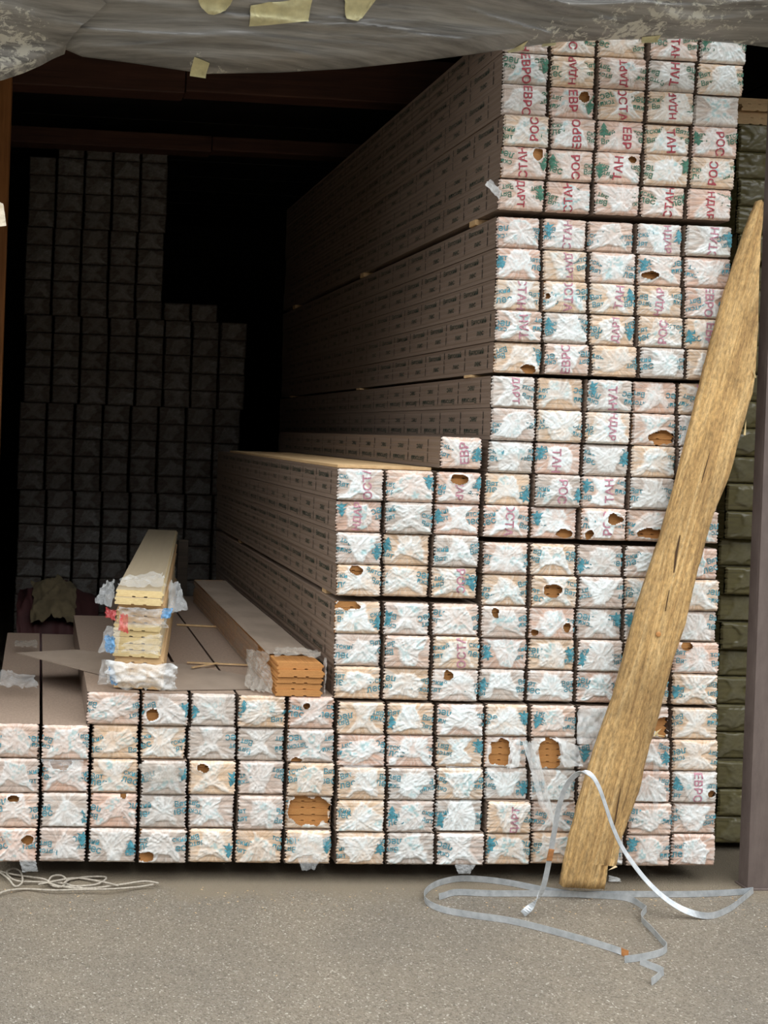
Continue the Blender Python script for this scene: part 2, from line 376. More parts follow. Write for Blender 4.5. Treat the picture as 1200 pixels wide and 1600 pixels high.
# side print, shared by every pack whose long side shows (line pairs every 0.18 m, black tick between)
def side_print(length, flip):
    V, T = [], []; k = 0; BV, BF = [], []
    y = 0.05
    while y < length-0.2:
        for (tm, hh, yy, zz) in ((GREEN_WORDS[0], 0.019, 0.075, 0.026), (GREEN_WORDS[1], 0.015, 0.06, -0.016)):
            v, t = tm; vy = v[:, 0]*hh*1.25; vz = v[:, 1]*hh
            if flip: vy, vz, zz_ = -vy, -vz, -zz
            else: zz_ = zz
            # seen from outside (looking +x) the reading direction runs towards -y
            V.append(np.stack([np.zeros(len(v)), y+0.015+yy-vy, zz_+vz], 1)); T.append(t+k); k += len(v)
        y += 0.18
    return mesh_np('side_lettering', np.concatenate(V), np.concatenate(T), M_SIDEINK)
def side_ticks(length):
    V, F = [], []; y = 0.05
    while y < length-0.2:
        for (z0, z1, dy) in ((-0.034, -0.006, 0.0), (0.0, 0.012, 0.001), (0.017, 0.04, -0.001)):
            k = len(V); V += [(0, y+dy-0.0022, z0), (0, y+dy+0.0022, z0), (0, y+dy+0.0022, z1), (0, y+dy-0.0022, z1)]; F.append([k, k+1, k+2, k+3])
        y += 0.18
    return mesh_np('side_tick_marks', V, F, M_BLACKINK)
SIDE = {}
def side_meshes(L, flip):
    k = (round(L, 2), flip)
    if k not in SIDE: SIDE[k] = (side_print(L, flip), side_ticks(L))
    return SIDE[k]

# ------------------------------------------------------------------ pack templates
def sleeve_template(name, mat):
    prof = [(-0.5, 0.0), (0.5, 0.0)]
    for i in range(5):
        z = i/5.0; prof += [(0.5, z+0.03), (0.493, z+0.10), (0.5, z+0.17)]
    prof += [(0.5, 1.0), (-0.5, 1.0)]
    for i in range(4, -1, -1):
        z = i/5.0; prof += [(-0.5, z+0.17), (-0.493, z+0.10), (-0.5, z+0.03)]
    n = len(prof); V = []; ys = [0.0, 0.25, 0.5, 0.75, 1.0]
    for y in ys: V += [(x, y, z) for x, z in prof]
    F = []
    for s in range(len(ys)-1):
        for i in range(n):
            j = (i+1) % n; F.append([s*n+j, s*n+i, (s+1)*n+i, (s+1)*n+j])
    F.append([(len(ys)-1)*n+i for i in range(n-1, -1, -1)])
    return mesh_np(name, V, F, mat)
SLEEVE = sleeve_template('wrap', M_SLEEVE); OSLEEVE = sleeve_template('wrap', M_OLIVE_SLEEVE)

def plank_template(mat):
    # tongue on one edge, groove on the other, two relief slots underneath; unit width, unit height
    p = [(-0.5, 0), (-0.16, 0), (-0.16, 0.14), (-0.09, 0.14), (-0.09, 0), (0.09, 0), (0.09, 0.14), (0.16, 0.14), (0.16, 0), (0.46, 0), (0.47, 0.36), (0.5, 0.40), (0.5, 0.62), (0.47, 0.66), (0.455, 0.90), (0.43, 0.985),
         (-0.46, 0.985), (-0.5, 0.90), (-0.5, 0.68), (-0.47, 0.62), (-0.47, 0.40), (-0.5, 0.34)]
    n = len(p); V = [(x, 0, z) for x, z in p]+[(x, 1, z) for x, z in p]
    F = [[(i+1) % n, i, n+i, n+(i+1) % n] for i in range(n)] + [list(range(n))] + [list(range(2*n-1, n-1, -1))]
    return mesh_np('plank', V, F, mat)
PLANK = plank_template(M_PLANK); PLANK_PALE = plank_template(M_PLANK_PALE); PLANK_MID = plank_template(M_PLANK_MID)

TONES = [(0.66, 0.46, 0.35), (0.68, 0.47, 0.30), (0.60, 0.47, 0.39), (0.70, 0.50, 0.33), (0.66, 0.43, 0.32), (0.54, 0.45, 0.38)]
WHITE = np.array((0.86, 0.92, 0.92)); TEALC = np.array((0.30, 0.55, 0.57))
def quad_mask(U, V, q, e):
    q = np.array(q); m = None
    for i in range(len(q)):
        a = q[i]; b = q[(i+1) % len(q)]; d = b-a; d = d/np.hypot(*d)
        s = (U-a[0])*(-d[1]) + (V-a[1])*d[0]
        m = s if m is None else np.minimum(m, s)
    return m
class EndFilm:
    """the film gathered over the plank ends of one pack: a relief with folds, a bunched white knot and radial wrinkles"""
    def __init__(s, W, H, seed, white=1.0, tone=None):
        rs = np.random.RandomState(seed); s.W, s.H, s.seed = W, H, seed
        s.cu, s.cv = rs.uniform(-0.22, 0.22), rs.uniform(-0.25, 0.3)
        j = lambda k=0.14: rs.uniform(-k, k)
        st = rs.choice(6, p=[0.34, 0.16, 0.18, 0.12, 0.10, 0.10]); s.cut = None; s.quads = []
        if st == 0:
            s.quads = [[(-0.92+j(), -0.95), (0.92+j(), -0.95), (0.42+j(.2), 0.9+j(.1)), (-0.42+j(.2), 0.9+j(.1))]]
            if rs.rand() < 0.75: s.cut = [(-0.85, -1.05), (0.85, -1.05), (0.25+j(), -0.42+j(.2)), (-0.25+j(), -0.42+j(.2))]
        elif st == 1: s.quads = [[(-0.30+j(), -0.92), (0.30+j(), -0.92), (0.9+j(.1), 0.9), (-0.9+j(.1), 0.9)]]
        elif st == 2:
            s.quads = [[(-0.9, -0.9), (0.9, -0.9), (0.12+j(), 0.35), (-0.12+j(), 0.35)], [(-0.15, -0.3), (0.15, -0.3), (0.7+j(), 0.95), (-0.7+j(), 0.95)]]
            if rs.rand() < 0.6: s.cut = [(-0.7, -1.05), (0.7, -1.05), (0.1, -0.5), (-0.1, -0.5)]
        elif st == 3: s.quads = [[(-0.95, -0.55+j()), (-0.1+j(), -0.85), (0.95, 0.1+j()), (0.55, 0.85), (-0.5+j(), 0.7)]]
        elif st == 4: s.quads = [[(-0.6+j(), -0.75), (0.5+j(), -0.85), (0.75, 0.1+j()), (0.3+j(), 0.8), (-0.55, 0.7+j())]]
        else: s.quads = [[(-0.9, -0.95), (0.95, -0.95), (0.9+j(.1), 0.1+j(.3)), (-0.1+j(.3), 0.95)]]
        kx, kz = rs.uniform(0.70, 0.98), rs.uniform(0.80, 1.0); ox = rs.uniform(-0.1, 0.1)
        s.quads = [[(x*kx+ox, z*kz) for x, z in q] for q in s.quads]
        s.white = white*rs.uniform(0.62, 1.0); s.tone = np.array(tone if tone is not None else TONES[rs.randint(len(TONES))])*rs.uniform(0.9, 1.06)
        s.teal = rs.uniform(0.0, 0.75); s.tex = rs.randint(1000); s.star = 1.0; s.soft = rs.uniform(0.04, 0.16); s.ang = rs.uniform(0.5, 1.1); s.sl = rs.uniform(-1.5, 1.5); s.amp = rs.uniform(0.8, 1.25)
    def field(s, U, V):
        a, b = s.W/2, s.H/2; t = s.tex
        x = (U-s.cu)*a; z = (V-s.cv)*b; r = np.hypot(x, z)+1e-5; cx, sz = x/r, z/r
        n1 = vnoise(cx*3.2+r*9, sz*3.2-r*5, t); n2 = vnoise(cx*7.5+r*14, sz*7.5+r*9, t+11)
        n5 = vnoise(cx*13+r*10, sz*13-r*12, t+12)
        rad = 0.45*ridge(n1)**4 + 0.45*ridge(n2)**4 + 0.3*ridge(n5)**3
        pleat = (0.7*ridge(vnoise(V*4.5+0.7*U*s.sl, U*1.1, t+13))**3+0.6*ridge(vnoise(V*9-0.9*U*s.sl, U*1.6, t+14))**3)*sstep(0.30, 0.85, np.abs(U))
        warp = 0.16*(vnoise(U*2.6, V*2.2, t+3)-0.5)+0.12*(vnoise(U*7, V*5, t+4)-0.5)
        m = None
        for q in s.quads:
            k = quad_mask(U, V, q, 0); m = k if m is None else np.maximum(m, k)
        if s.cut is not None: m = np.minimum(m, -quad_mask(U, V, s.cut, 0))
        sd = m+warp; mask = sstep(-s.soft*0.5, s.soft, sd)
        c, sn = math.cos(s.ang), math.sin(s.ang); Up, Vp = U*1.5, V
        w1 = 0.5*vnoise(U*2, V*2, t+23)
        f1 = ridge(vnoise((Up*c+Vp*sn)*4.2+w1, (-Up*sn+Vp*c)*1.1, t+21))**5
        f2 = ridge(vnoise((Up*c-Vp*sn)*4.6-w1, (Up*sn+Vp*c)*1.2, t+22))**5
        f3 = ridge(vnoise(Up*6+w1*3, Vp*6, t+24))**4
        cr = np.clip(0.55*f1+0.55*f2+0.35*f3+0.35*rad, 0, 1.3)
        fade = sstep(0.002, 0.02, r)
        edge = np.exp(-(sd/0.045)**2)
        pl = (V+1)*2.5; dj = np.abs(pl-np.round(pl)); inner = (pl > 0.5) & (pl < 4.5)
        groove = np.exp(-(dj/0.07)**2)*inner
        rad = np.clip(rad*fade+pleat*(1-0.6*mask), 0, 1.2)
        rad = rad*s.star; cr = cr*s.star; edge = edge*s.star
        h = s.amp*(0.0021*rad + mask*(0.0015+0.0026*cr) + 0.0014*edge) + 0.0025*(1-U**2)*(1-V**2) - 0.0009*groove*(1-mask)
        return h, mask, rad, cr, edge, groove
    def lines(s, U, V):
        x = (U-s.cu)*s.W/2; z = (V-s.cv)*s.H/2; r = np.hypot(x, z)+1e-5; t = s.tex
        a = ridge(vnoise(x/r*9+r*20, z/r*9-r*14, t+90))**7; b = ridge(vnoise(x/r*10-r*12, z/r*10+r*18, t+91))**7
        p = ridge(vnoise(V*8+U*s.sl, U*1.2, t+92))**6*sstep(0.25, 0.8, np.abs(U))
        return a*sstep(0.006, 0.02, r), b*sstep(0.006, 0.02, r), p
    def relief(s, U, V):
        h = s.field(U, V)[0]; a, b = s.W/2, s.H/2
        d = np.minimum((1-np.abs(U))*a, (1-np.abs(V))*b)
        k = sstep(0, 0.007, d)
        return -(0.0015+h*k) + 0.0050*(1-k)
    def mesh(s, holes=(), nu=58, nv=38, mat=None):
        u = np.linspace(-1, 1, nu+1); v = np.linspace(-1, 1, nv+1)
        u = np.sign(u)*np.abs(u)**0.9; v = np.sign(v)*np.abs(v)**0.92
        U, V = np.meshgrid(u, v)
        h, mask, rad, cr, edge, groove = s.field(U, V)
        y = s.relief(U, V); a, b = s.W/2, s.H/2
        tt = (V+1)*5.0+0.35*vnoise(V*3, U*0, s.tex+42); tooth = np.abs(tt-np.floor(tt)-0.5)*2
        rag = (tooth*0.0062 + 0.0060*vnoise(V*9, U*0+np.sign(U)*3, s.tex+40)-0.0010+0.004*sstep(0.9, 1, np.abs(V)))*sstep(0.84, 1.0, np.abs(U))
        X = U*a - np.sign(U)*rag
        Z = V*b + b - np.sign(V)*0.0016*vnoise(U*9, V*0+3, s.tex+41)*sstep(0.9, 1, np.abs(V))
        n3 = vnoise(U*2, V*2, s.tex+50); n4 = vnoise(U*3.5, V*3.0, s.tex+51)
        w_ = np.clip((mask*(0.46+0.55*cr+0.55*(n3-0.4)) + 0.24*rad*rad + 0.35*edge)*s.white + 0.02, 0, 1)
        base = s.tone[None, None, :]*(0.90+0.22*n4[..., None])*(1-0.30*groove[..., None]*(1-mask[..., None]))
        col = base*(1-w_[..., None])+WHITE*w_[..., None]
        la, lb_, lp = s.lines(U, V)
        dk = s.star*np.clip(0.24*la+0.20*lp, 0, 0.4)[..., None]; br = s.star*s.white*np.clip(0.5*lb_, 0, 0.6)[..., None]
        col = col*(1-dk)*(1-br)+WHITE*br
        tl = sstep(0.50, 0.72, vnoise(U*3.1, V*2.6, s.tex+60))*sstep(0.35, 0.7, vnoise(U*13, V*9, s.tex+61))*mask*s.teal
        col = col*(1-tl[..., None])+TEALC*tl[..., None]
        F = grid_faces(nv, nu)
        if holes:
            Uc = (U[:-1, :-1]+U[1:, 1:])/2; Vc = (V[:-1, :-1]+V[1:, 1:])/2
            keep = np.ones(Uc.shape, bool)
            for (hx, hz, rx, rz) in holes:
                wob = 1.1*(vnoise(Uc*4.5, Vc*3.5, s.tex+70)-0.5)
                q = ((Uc*a-hx)/rx)**2+((Vc*b-hz)/rz)**2+wob
                keep &= q > 1
                qv = ((U*a-hx)/rx)**2+((V*b-hz)/rz)**2
                lip = np.exp(-((qv-1.15)/0.3)**2)
                y = y-0.002*lip; col = col*(1-0.5*lip[..., None])+WHITE*0.5*lip[..., None]
            F = F[keep.ravel()]
        verts = np.stack([X.ravel(), y.ravel(), Z.ravel()], 1)
        return mesh_np('end_film', verts, F, mat or M_END, col.reshape(-1, 3), True)
    def print_mesh(s, name, items, mat, holes=()):
        """items: (template, centre x, centre z (from the middle), size, angle, hide under the white knot)"""
        Vs, Ts, k = [], [], 0; a, b = s.W/2, s.H/2
        for (tm, cx, cz, size, ang, hide) in items:
            v, t = tm; c, sn = math.cos(ang), math.sin(ang)
            X = cx+size*(v[:, 0]*c-v[:, 1]*sn); Z = cz+size*(v[:, 0]*sn+v[:, 1]*c)
            U, V = X/a, Z/b; m = s.field(U, V)[1]
            ok = (np.abs(U) < 0.975) & (np.abs(V) < 0.96) & ((m < hide) | (vnoise(U*9, V*7, s.tex+80) > 0.72))
            for (hx, hz, rx, rz) in holes: ok &= ((X-hx)/rx)**2+((Z-hz)/rz)**2 > 1.5
            y = s.relief(np.clip(U, -1, 1), np.clip(V, -1, 1))-0.0013
            Vs.append(np.stack([X, y, Z+b], 1)); Ts.append(t[ok[t].all(1)]+k); k += len(v)
        if not Ts: return None
        T = np.concatenate(Ts)
        if len(T) < 4: return None
        V = np.concatenate(Vs); used = np.unique(T); remap = np.zeros(len(V), int); remap[used] = np.arange(len(used))
        return mesh_np(name, V[used], remap[T], mat)

ORD = ['zeroth', 'first', 'second', 'third', 'fourth', 'fifth', 'sixth', 'seventh', 'eighth', 'ninth', 'tenth', 'eleventh', 'twelfth', 'thirteenth', 'fourteenth', 'fifteenth', 'sixteenth', 'seventeenth', 'eighteenth', 'nineteenth', 'twentieth',
       'twenty-first', 'twenty-second', 'twenty-third', 'twenty-fourth', 'twenty-fifth', 'twenty-sixth', 'twenty-seventh', 'twenty-eighth', 'twenty-ninth', 'thirtieth', 'thirty-first']

# tears in the film, in photograph pixels on the front plane: centre x, y, half width, half height
TEARS = [(838, 242, 8, 10), (988, 250, 6, 5), (914, 151, 8, 9), (855, 463, 5, 5), (827, 577, 11, 8), (1016, 430, 13, 6), (1033, 684, 17, 12), (882, 833, 12, 7), (957, 811, 14, 9), (918, 836, 7, 8), (1016, 834, 19, 8),
         (862, 922, 14, 10), (886, 980, 7, 7), (1071, 1009, 9, 6), (716, 748, 13, 8), (555, 890, 10, 7), (773, 957, 6, 7), (834, 988, 6, 5), (699, 1054, 8, 7), (545, 946, 23, 7), (784, 1178, 19, 22), (858, 1177, 20, 22),
         (96, 1195, 17, 9), (317, 1200, 9, 6), (193, 1244, 5, 4), (22, 1247, 10, 5), (43, 1311, 9, 7), (229, 1337, 14, 9), (238, 1117, 11, 9), (478, 1102, 6, 5), (464, 1188, 9, 5), (488, 1267, 34, 23), (1035, 1137, 14, 16), (1111, 1240, 7, 6)]
TEARS_W = []
for (tx, ty, rx, ry) in TEARS:
    p = at(tx, ty); TEARS_W.append((p[0], p[2], abs(at(tx+rx, ty)[0]-p[0]), abs(at(tx, ty+ry)[2]-p[2])))

PACK_SEED = [100]
def make_pack(xc, W, z0, H, L, y0, label_tail, group, red=0.0, red_mat=None, green_mat=None, side=False, white=1.0, tear_ok=True):
    PACK_SEED[0] += 1; seed = PACK_SEED[0]; rs = np.random.RandomState(seed*3+1)
    holes = []
    if tear_ok:
        for (hx, hz, rx, rz) in TEARS_W:
            if abs(hx-xc) < W/2 and z0 < hz < z0+H: holes.append((hx-xc, hz-z0-H/2, rx, rz))
    root = empty('lumber_pack', (xc, y0, z0))
    tag(root, ('torn ' if holes else '')+'film-wrapped plank pack '+label_tail, 'lumber pack', group)
    obj('wrap', SLEEVE, root, (0, 0.0045, 0.0006), (W-0.007, L, H-0.0012))
    ef = EndFilm(W, H, seed, white)
    film = obj('end_film', ef.mesh(holes), root)
    # print on the film
    a, b = W/2, H/2; items = []; gm = green_mat or M_TEAL
    fl = math.pi if rs.rand() < 0.45 else 0.0
    for sgn in (-1, 1):
        if rs.rand() < 0.88:
            base = fl+rs.uniform(-0.28, 0.28); k1 = GREEN_WORDS[rs.choice([0, 2, 3, 4])]; k2 = GREEN_WORDS[rs.choice([1, 3])]
            cx = sgn*a*rs.uniform(0.66, 0.95); dz = b*rs.uniform(0.18, 0.3)*(1 if fl == 0 else -1); o_ = rs.uniform(-0.2, 0.3)*b
            items.append((k1, cx, o_+dz, 0.0180, base, 0.5)); items.append((k2, cx-sgn*0.006, o_-dz, 0.0180, base+rs.uniform(-0.1, 0.1), 0.5))
    me = ef.print_mesh('lettering', items, gm, holes) if items else None
    if me: tag(obj('lettering', me, film), kind='stuff')
    if rs.rand() < 0.36:
        sg = rs.choice([-1, 1])
        me = ef.print_mesh('fir_tree_mark', [(TREE, sg*a*rs.uniform(0.72, 0.84), b*rs.uniform(-0.35, 0.4), 0.046, fl+rs.uniform(-0.3, 0.3), 0.8)], gm, holes)
        if me: obj('fir_tree_mark', me, film)
    if rs.rand() < red:
        me = ef.print_mesh('red_lettering', [(REDS[rs.randint(len(REDS))], a*rs.uniform(-0.12, 0.3), b*rs.uniform(-0.15, 0.15), 0.030, math.pi/2*rs.choice([1, -1])+rs.uniform(-0.09, 0.09), 2.0)], red_mat or M_RED, holes)
        if me: tag(obj('red_lettering', me, film), kind='stuff')
    if holes:
        for i in range(5):
            obj('plank', PLANK, root, (rs.uniform(-0.001, 0.001), 0.006+rs.uniform(0, 0.004), 0.001+i*(H-0.002)/5), (W-0.010, L-0.02, (H-0.003)/5))
    if side:
        pm, tm = side_meshes(L, bool(rs.rand() < 0.4)); wr = root.children[0] if root.children else None
        off = (-W/2+0.0024, rs.uniform(-0.02, 0.06), H/2)
        tag(obj('side_lettering', pm, root, off), kind='stuff'); tag(obj('side_tick_marks', tm, root, off), kind='stuff')
    return root

def joints(pxs, py): return [at(p, py)[0] for p in pxs]
# bundles: (z bottom, z top, layers, (py top row, joints), (py bottom row, joints))
TALL = [
    (0.066, 0.585, 5, (1125, [757, 827, 901, 975, 1049, 1124]), (1325, [758, 831.5, 905, 978, 1050, 1123])),
    (0.594, 1.106, 5, (875, [753, 827, 901, 976, 1048, 1124]), (1070, [749, 825, 901, 974, 1048, 1124])),
    (1.122, 1.642, 5, (667, [765, 838, 914, 988, 1060, 1133]), (815, [755, 830, 905, 979.5, 1052, 1125])),
    (1.652, 2.155, 5, (365, [776, 848, 920, 996, 1069.6, 1145.5]), (563, [770.7, 849, 922, 996, 1069, 1142])),
    (2.175, 2.785, 6, (110, [786, 861.5, 934.7, 1013, 1091, 1167]), (310, [778, 854, 928, 1002, 1074, 1147]))]
MID = [
    (0.066, 0.584, 5, (1125, [525.5, 603.5, 680, 757]), (1325, [522.5, 602, 680, 758])),
    (0.592, 0.905, 3, (970, [521, 597.5, 672.5, 749]), (1070, [521, 597.5, 672.5, 749])),
    (0.922, 1.328, 4, (757, [524, 600.5, 679.4, 754]), (905, [522.5, 596.6, 673, 748]))]
LOW = [
    (0.065, 0.497, 4, (1160, [-13, 64, 142, 219, 293, 372, 448, 525]), (1325, [-16, 60, 137, 215, 293, 367, 443, 519])),
    (0.4975, 0.6005, 1, (1108, [-20, 60, 133, 220, 297, 371, 449, 524]), (1109, [-20, 60, 133, 220, 297, 371, 449, 524]))]
RJ = np.random.RandomState(7)
def build_block(bundles, where, gname, L, ncol_from, ref, side_first, red_of, ink_of, white_of, skip=(), lens=None):
    layer = 0
    for bi, (zb, zt, n, (pt, jt), (pb, jb)) in enumerate(bundles):
        JT, JB = np.array(joints(jt, pt)), np.array(joints(jb, pb)); H = (zt-zb)/n
        for k in range(n):
            layer += 1
            f = 0.5 if n == 1 else k/(n-1); J = JB*(1-f)+JT*f
            J = J + RJ.uniform(-0.0022, 0.0022)
            for c in range(len(J)-1):
                if (bi, c) in skip: continue
                W = J[c+1]-J[c]-0.0030; xc = (J[c]+J[c+1])/2 + RJ.uniform(-0.0012, 0.0012)
                num = (len(J)-1-c) if ncol_from == 'right' else c+1
                y0 = RJ.uniform(-0.006, 0.012)
                LL = lens[c] if lens else L
                make_pack(xc, W, zb+k*H+0.0004, H-0.0008, LL, y0, 'in %s, %s layer from ground, %s column from %s' % (where, ORD[layer], ORD[num], ref), gname,
                          red=red_of[bi][0], red_mat=red_of[bi][1], green_mat=ink_of[bi], side=(side_first and c == 0), white=white_of[bi])
build_block(TALL, 'tall block', 'wrapped packs of the tall block', 2.9, 'right', 'steel post', True,
            [(0.05, M_PINK), (0.05, M_PINK), (0.35, M_PINK), (0.6, M_PINK), (0.95, M_RED)], [M_TEAL, M_TEAL, M_TEAL, M_TEAL, M_GREEN], [1, 1, 1, 0.95, 0.85])
build_block(MID, 'half-height block', 'wrapped packs of the half-height block', 2.2, 'right', 'tall block', True,
            [(0.05, M_PINK), (0.2, M_PINK), (0.2, M_PINK)], [M_TEAL]*3, [1, 1, 1])
build_block(LOW, 'low block', 'wrapped packs of the low block', 1.9, 'right', 'half-height block', False,
            [(0.05, M_PINK)]*2, [M_TEAL]*2, [0.68, 0.68], skip={(1, 0), (1, 1)}, lens=[1.4, 1.4, 1.3, 1.9, 1.9, 1.9, 1.9])
ZLOW4, ZLOW5, ZMID = 0.497, 0.6005, 1.328
# the single pack lying on the half-height block, against the tall block
xa = at(686, 712)[0]; xb = at(755, 712)[0]
make_pack((xa+xb)/2-0.002, xb-xa-0.004, ZMID+0.011, 0.101, 2.2, -0.004, 'lying alone on top of the half-height block beside the tall block', 'wrapped packs of the half-height block', red=1, red_mat=M_PINK, side=True, tear_ok=False)

# timbers between the bundles and under the blocks
def strip(name, x0, x1, y, z0, z1, mat, label, cat, group, d=0.05):
    o = obj(name, box_me(name, (x0, y, z0+0.0004), (x1, y+d, z1-0.0004), mat, min(0.0015, (z1-z0)/5))); tag(o, label, cat, group); return o
g_sp = 'thin strips between the bundles'
xt0, xt1 = at(770, 700)[0], at(1125, 700)[0]
for (z0, z1, n_, ex) in ((0.585, 0.594, 'lowest', 0), (1.106, 1.122, 'second', 0), (1.642, 1.652, 'third', 0.014), (2.155, 2.175, 'topmost', 0.014)):
    for (yy, nm) in ((0.16, 'front'), (1.35, 'middle'), (2.6, 'rear')):
        strip('spacer_strip', xt0+0.012-ex*2, xt1-0.02, yy, z0, z1, M_PLANK_MID, '%s wooden spacer strip in the %s bundle gap of the tall block' % (nm, n_), 'strip', g_sp)
xm0, xm1 = at(524, 900)[0], at(749, 900)[0]
for (z0, z1, n_) in ((0.584, 0.592, 'lower'), (0.905, 0.922, 'upper'), (1.328, 1.3385, 'topmost')):
    for (yy, nm) in ((0.14, 'front'), (1.6, 'rear')):
        strip('spacer_strip', (xm0 if n_ != 'topmost' else xa)+0.012, xm1-0.02, yy, z0, z1, M_PLANK_MID, '%s wooden spacer strip in the %s gap of the half-height block' % (nm, n_), 'strip', g_sp)
for (x0, x1, ys, zt, lab) in ((at(-12, 1330)[0], at(517, 1330)[0], (0.2, 1.1), 0.065, 'low block'), (at(526, 1330)[0], at(755, 1330)[0], (0.2, 1.9), 0.066, 'half-height block'), (at(762, 1330)[0], at(1120, 1330)[0], (0.2, 1.4, 2.6), 0.066, 'tall block')):
    for i, yy in enumerate(ys):
        strip('bearer', x0+0.01, x1-0.01, yy, 0, zt, M_BEARER, 'dark wooden bearer under the %s, %s from the asphalt yard' % (lab, ORD[i+1]), 'bearer', 'bearers under the blocks', 0.10)

# thin board end lying on the half-height block (pale edge above its top layer)
p0, p1 = at(500, 727, 0.16), at(655, 735, 0.02)
o = obj('thin_board', box_me('thin_board', (xm0+0.004, 0.03, ZMID+0.0005), (xa-0.012, 1.9, ZMID+0.0105), M_PLANK_MID, 0.001)); tag(o, 'thin pale board lying on top of the half-height block', 'board')

# ------------------------------------------------------------------ olive packs behind the steel post
ox0 = at(1130, 900, 0.28)[0]; OW = 0.168
oz = 0.03
strip('bearer', ox0+0.01, ox0+OW-0.01, 0.5, 0, 0.03, M_BEARER, 'dark wooden bearer under the olive packs behind the steel post', 'bearer', 'bearers under the blocks', 0.10)
strip('bearer', ox0+0.01, ox0+OW-0.01, 2.2, 0, 0.03, M_BEARER, 'dark wooden bearer far back under the olive packs', 'bearer', 'bearers under the blocks', 0.10)
for i in range(26):
    H = 0.0985; rs = np.random.RandomState(900+i)
    root = empty('lumber_pack', (ox0+OW/2+rs.uniform(-0.008, 0.008), 0.28+rs.uniform(-0.01, 0.03), oz+0.0004))
    tag(root, 'olive film-wrapped pack stacked behind the steel post, %s layer from ground' % ORD[i+1], 'lumber pack', 'olive packs behind the steel post')
    obj('wrap', OSLEEVE, root, (0, 0.0035, 0), (OW, 2.6, H-0.0008))
    ef = EndFilm(OW, H-0.0008, 3000+i, 0.10, (0.185, 0.158, 0.058)); ef.star = 0.4; ef.amp = 2.2; ef.teal = 0.0
    fl_ = obj('end_film', ef.mesh((), 40, 28), root)
    oz += H
# a bundle of bare plank ends above the olive packs
zz = oz
for i in range(4):
    o = obj('plank', PLANK_MID, None, (ox0+OW/2+0.012*((i*7) % 3-1), 0.30+0.01*(i % 2), zz+0.0005), (OW-0.01, 2.4, 0.0235))
    tag(o, 'bare plank above the olive packs, %s up' % ORD[i+1], 'plank', 'bare planks above the olive packs'); zz += 0.0245

# ------------------------------------------------------------------ dim rear stack
BY = 2.8; BH = 0.1024
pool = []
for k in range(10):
    ef = EndFilm(0.160, BH-0.001, 5000+k, 0.16, (0.12, 0.095, 0.078)); ef.teal = 0.0; pool.append(ef.mesh((), 30, 20, M_END_SHADED))  # dark tone and low white paint the interior shade into these packs
bx0 = at(36, 500, BY)[0]; BW = 0.1645
strip('bearer', bx0, bx0+BW*8, BY+0.25, 0, 0.03, M_BEARER, 'dark wooden bearer under the dim rear stack', 'bearer', 'bearers under the blocks', 0.10)
strip('bearer', bx0, bx0+BW*8, BY+2.0, 0, 0.03, M_BEARER, 'dark wooden bearer at the rear end of the dim stack', 'bearer', 'bearers under the blocks', 0.10)
tops = [29, 30, 30, 30, 30, 21, 21, 20]
rest_v, rest_f, rest_c, nrest = [], [], [], 0
def arrays(me):
    v = np.zeros(len(me.vertices)*3, np.float32); me.vertices.foreach_get('co', v)
    l = np.zeros(len(me.loops), np.int32); me.loops.foreach_get('vertex_index', l)
    c = np.zeros(len(me.vertices)*4, np.float32); me.color_attributes['Col'].data.foreach_get('color', c)
    return v.reshape(-1, 3), l.reshape(-1, 4), c.reshape(-1, 4)[:, :3]
pool_a = [arrays(m_) for m_ in pool]
for c in range(8):
    for r in range(tops[c]):
        rs = np.random.RandomState(7000+c*40+r)
        bsh = [0.0, 0.006, -0.008, 0.012, -0.004, 0.002][r//5 if r < 30 else 5]
        loc = np.array((bx0+BW*(c+0.5)+bsh+rs.uniform(-0.0015, 0.0015), BY+rs.uniform(-0.008, 0.02), 0.03+r*BH+0.0004)); pk = rs.randint(10)
        if r < 15:      # the lower, dimmest packs: past the limit, joined
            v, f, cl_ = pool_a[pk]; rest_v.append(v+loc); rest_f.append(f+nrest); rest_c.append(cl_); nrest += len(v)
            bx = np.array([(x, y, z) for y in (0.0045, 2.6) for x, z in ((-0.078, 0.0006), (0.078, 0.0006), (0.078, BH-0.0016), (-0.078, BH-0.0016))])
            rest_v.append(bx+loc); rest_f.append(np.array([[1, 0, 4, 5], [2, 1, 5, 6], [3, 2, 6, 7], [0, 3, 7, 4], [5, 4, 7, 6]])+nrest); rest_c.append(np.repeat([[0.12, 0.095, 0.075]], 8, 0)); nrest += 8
            continue
        root = empty('lumber_pack', loc)
        tag(root, 'shade-darkened wrapped pack in dim rear stack, %s layer from top, %s column from wooden post' % (ORD[tops[c]-r], ORD[c+1]), 'lumber pack', 'packs of the dim rear stack')
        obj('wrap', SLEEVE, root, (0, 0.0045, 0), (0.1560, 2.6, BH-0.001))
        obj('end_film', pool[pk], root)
tag(obj('stacked_lumber', mesh_np('stacked_lumber', np.concatenate(rest_v), np.concatenate(rest_f), M_END_SHADED, np.concatenate(rest_c))), 'lower dim packs of the rear stack behind the skewed pile', 'lumber packs', kind='stuff')

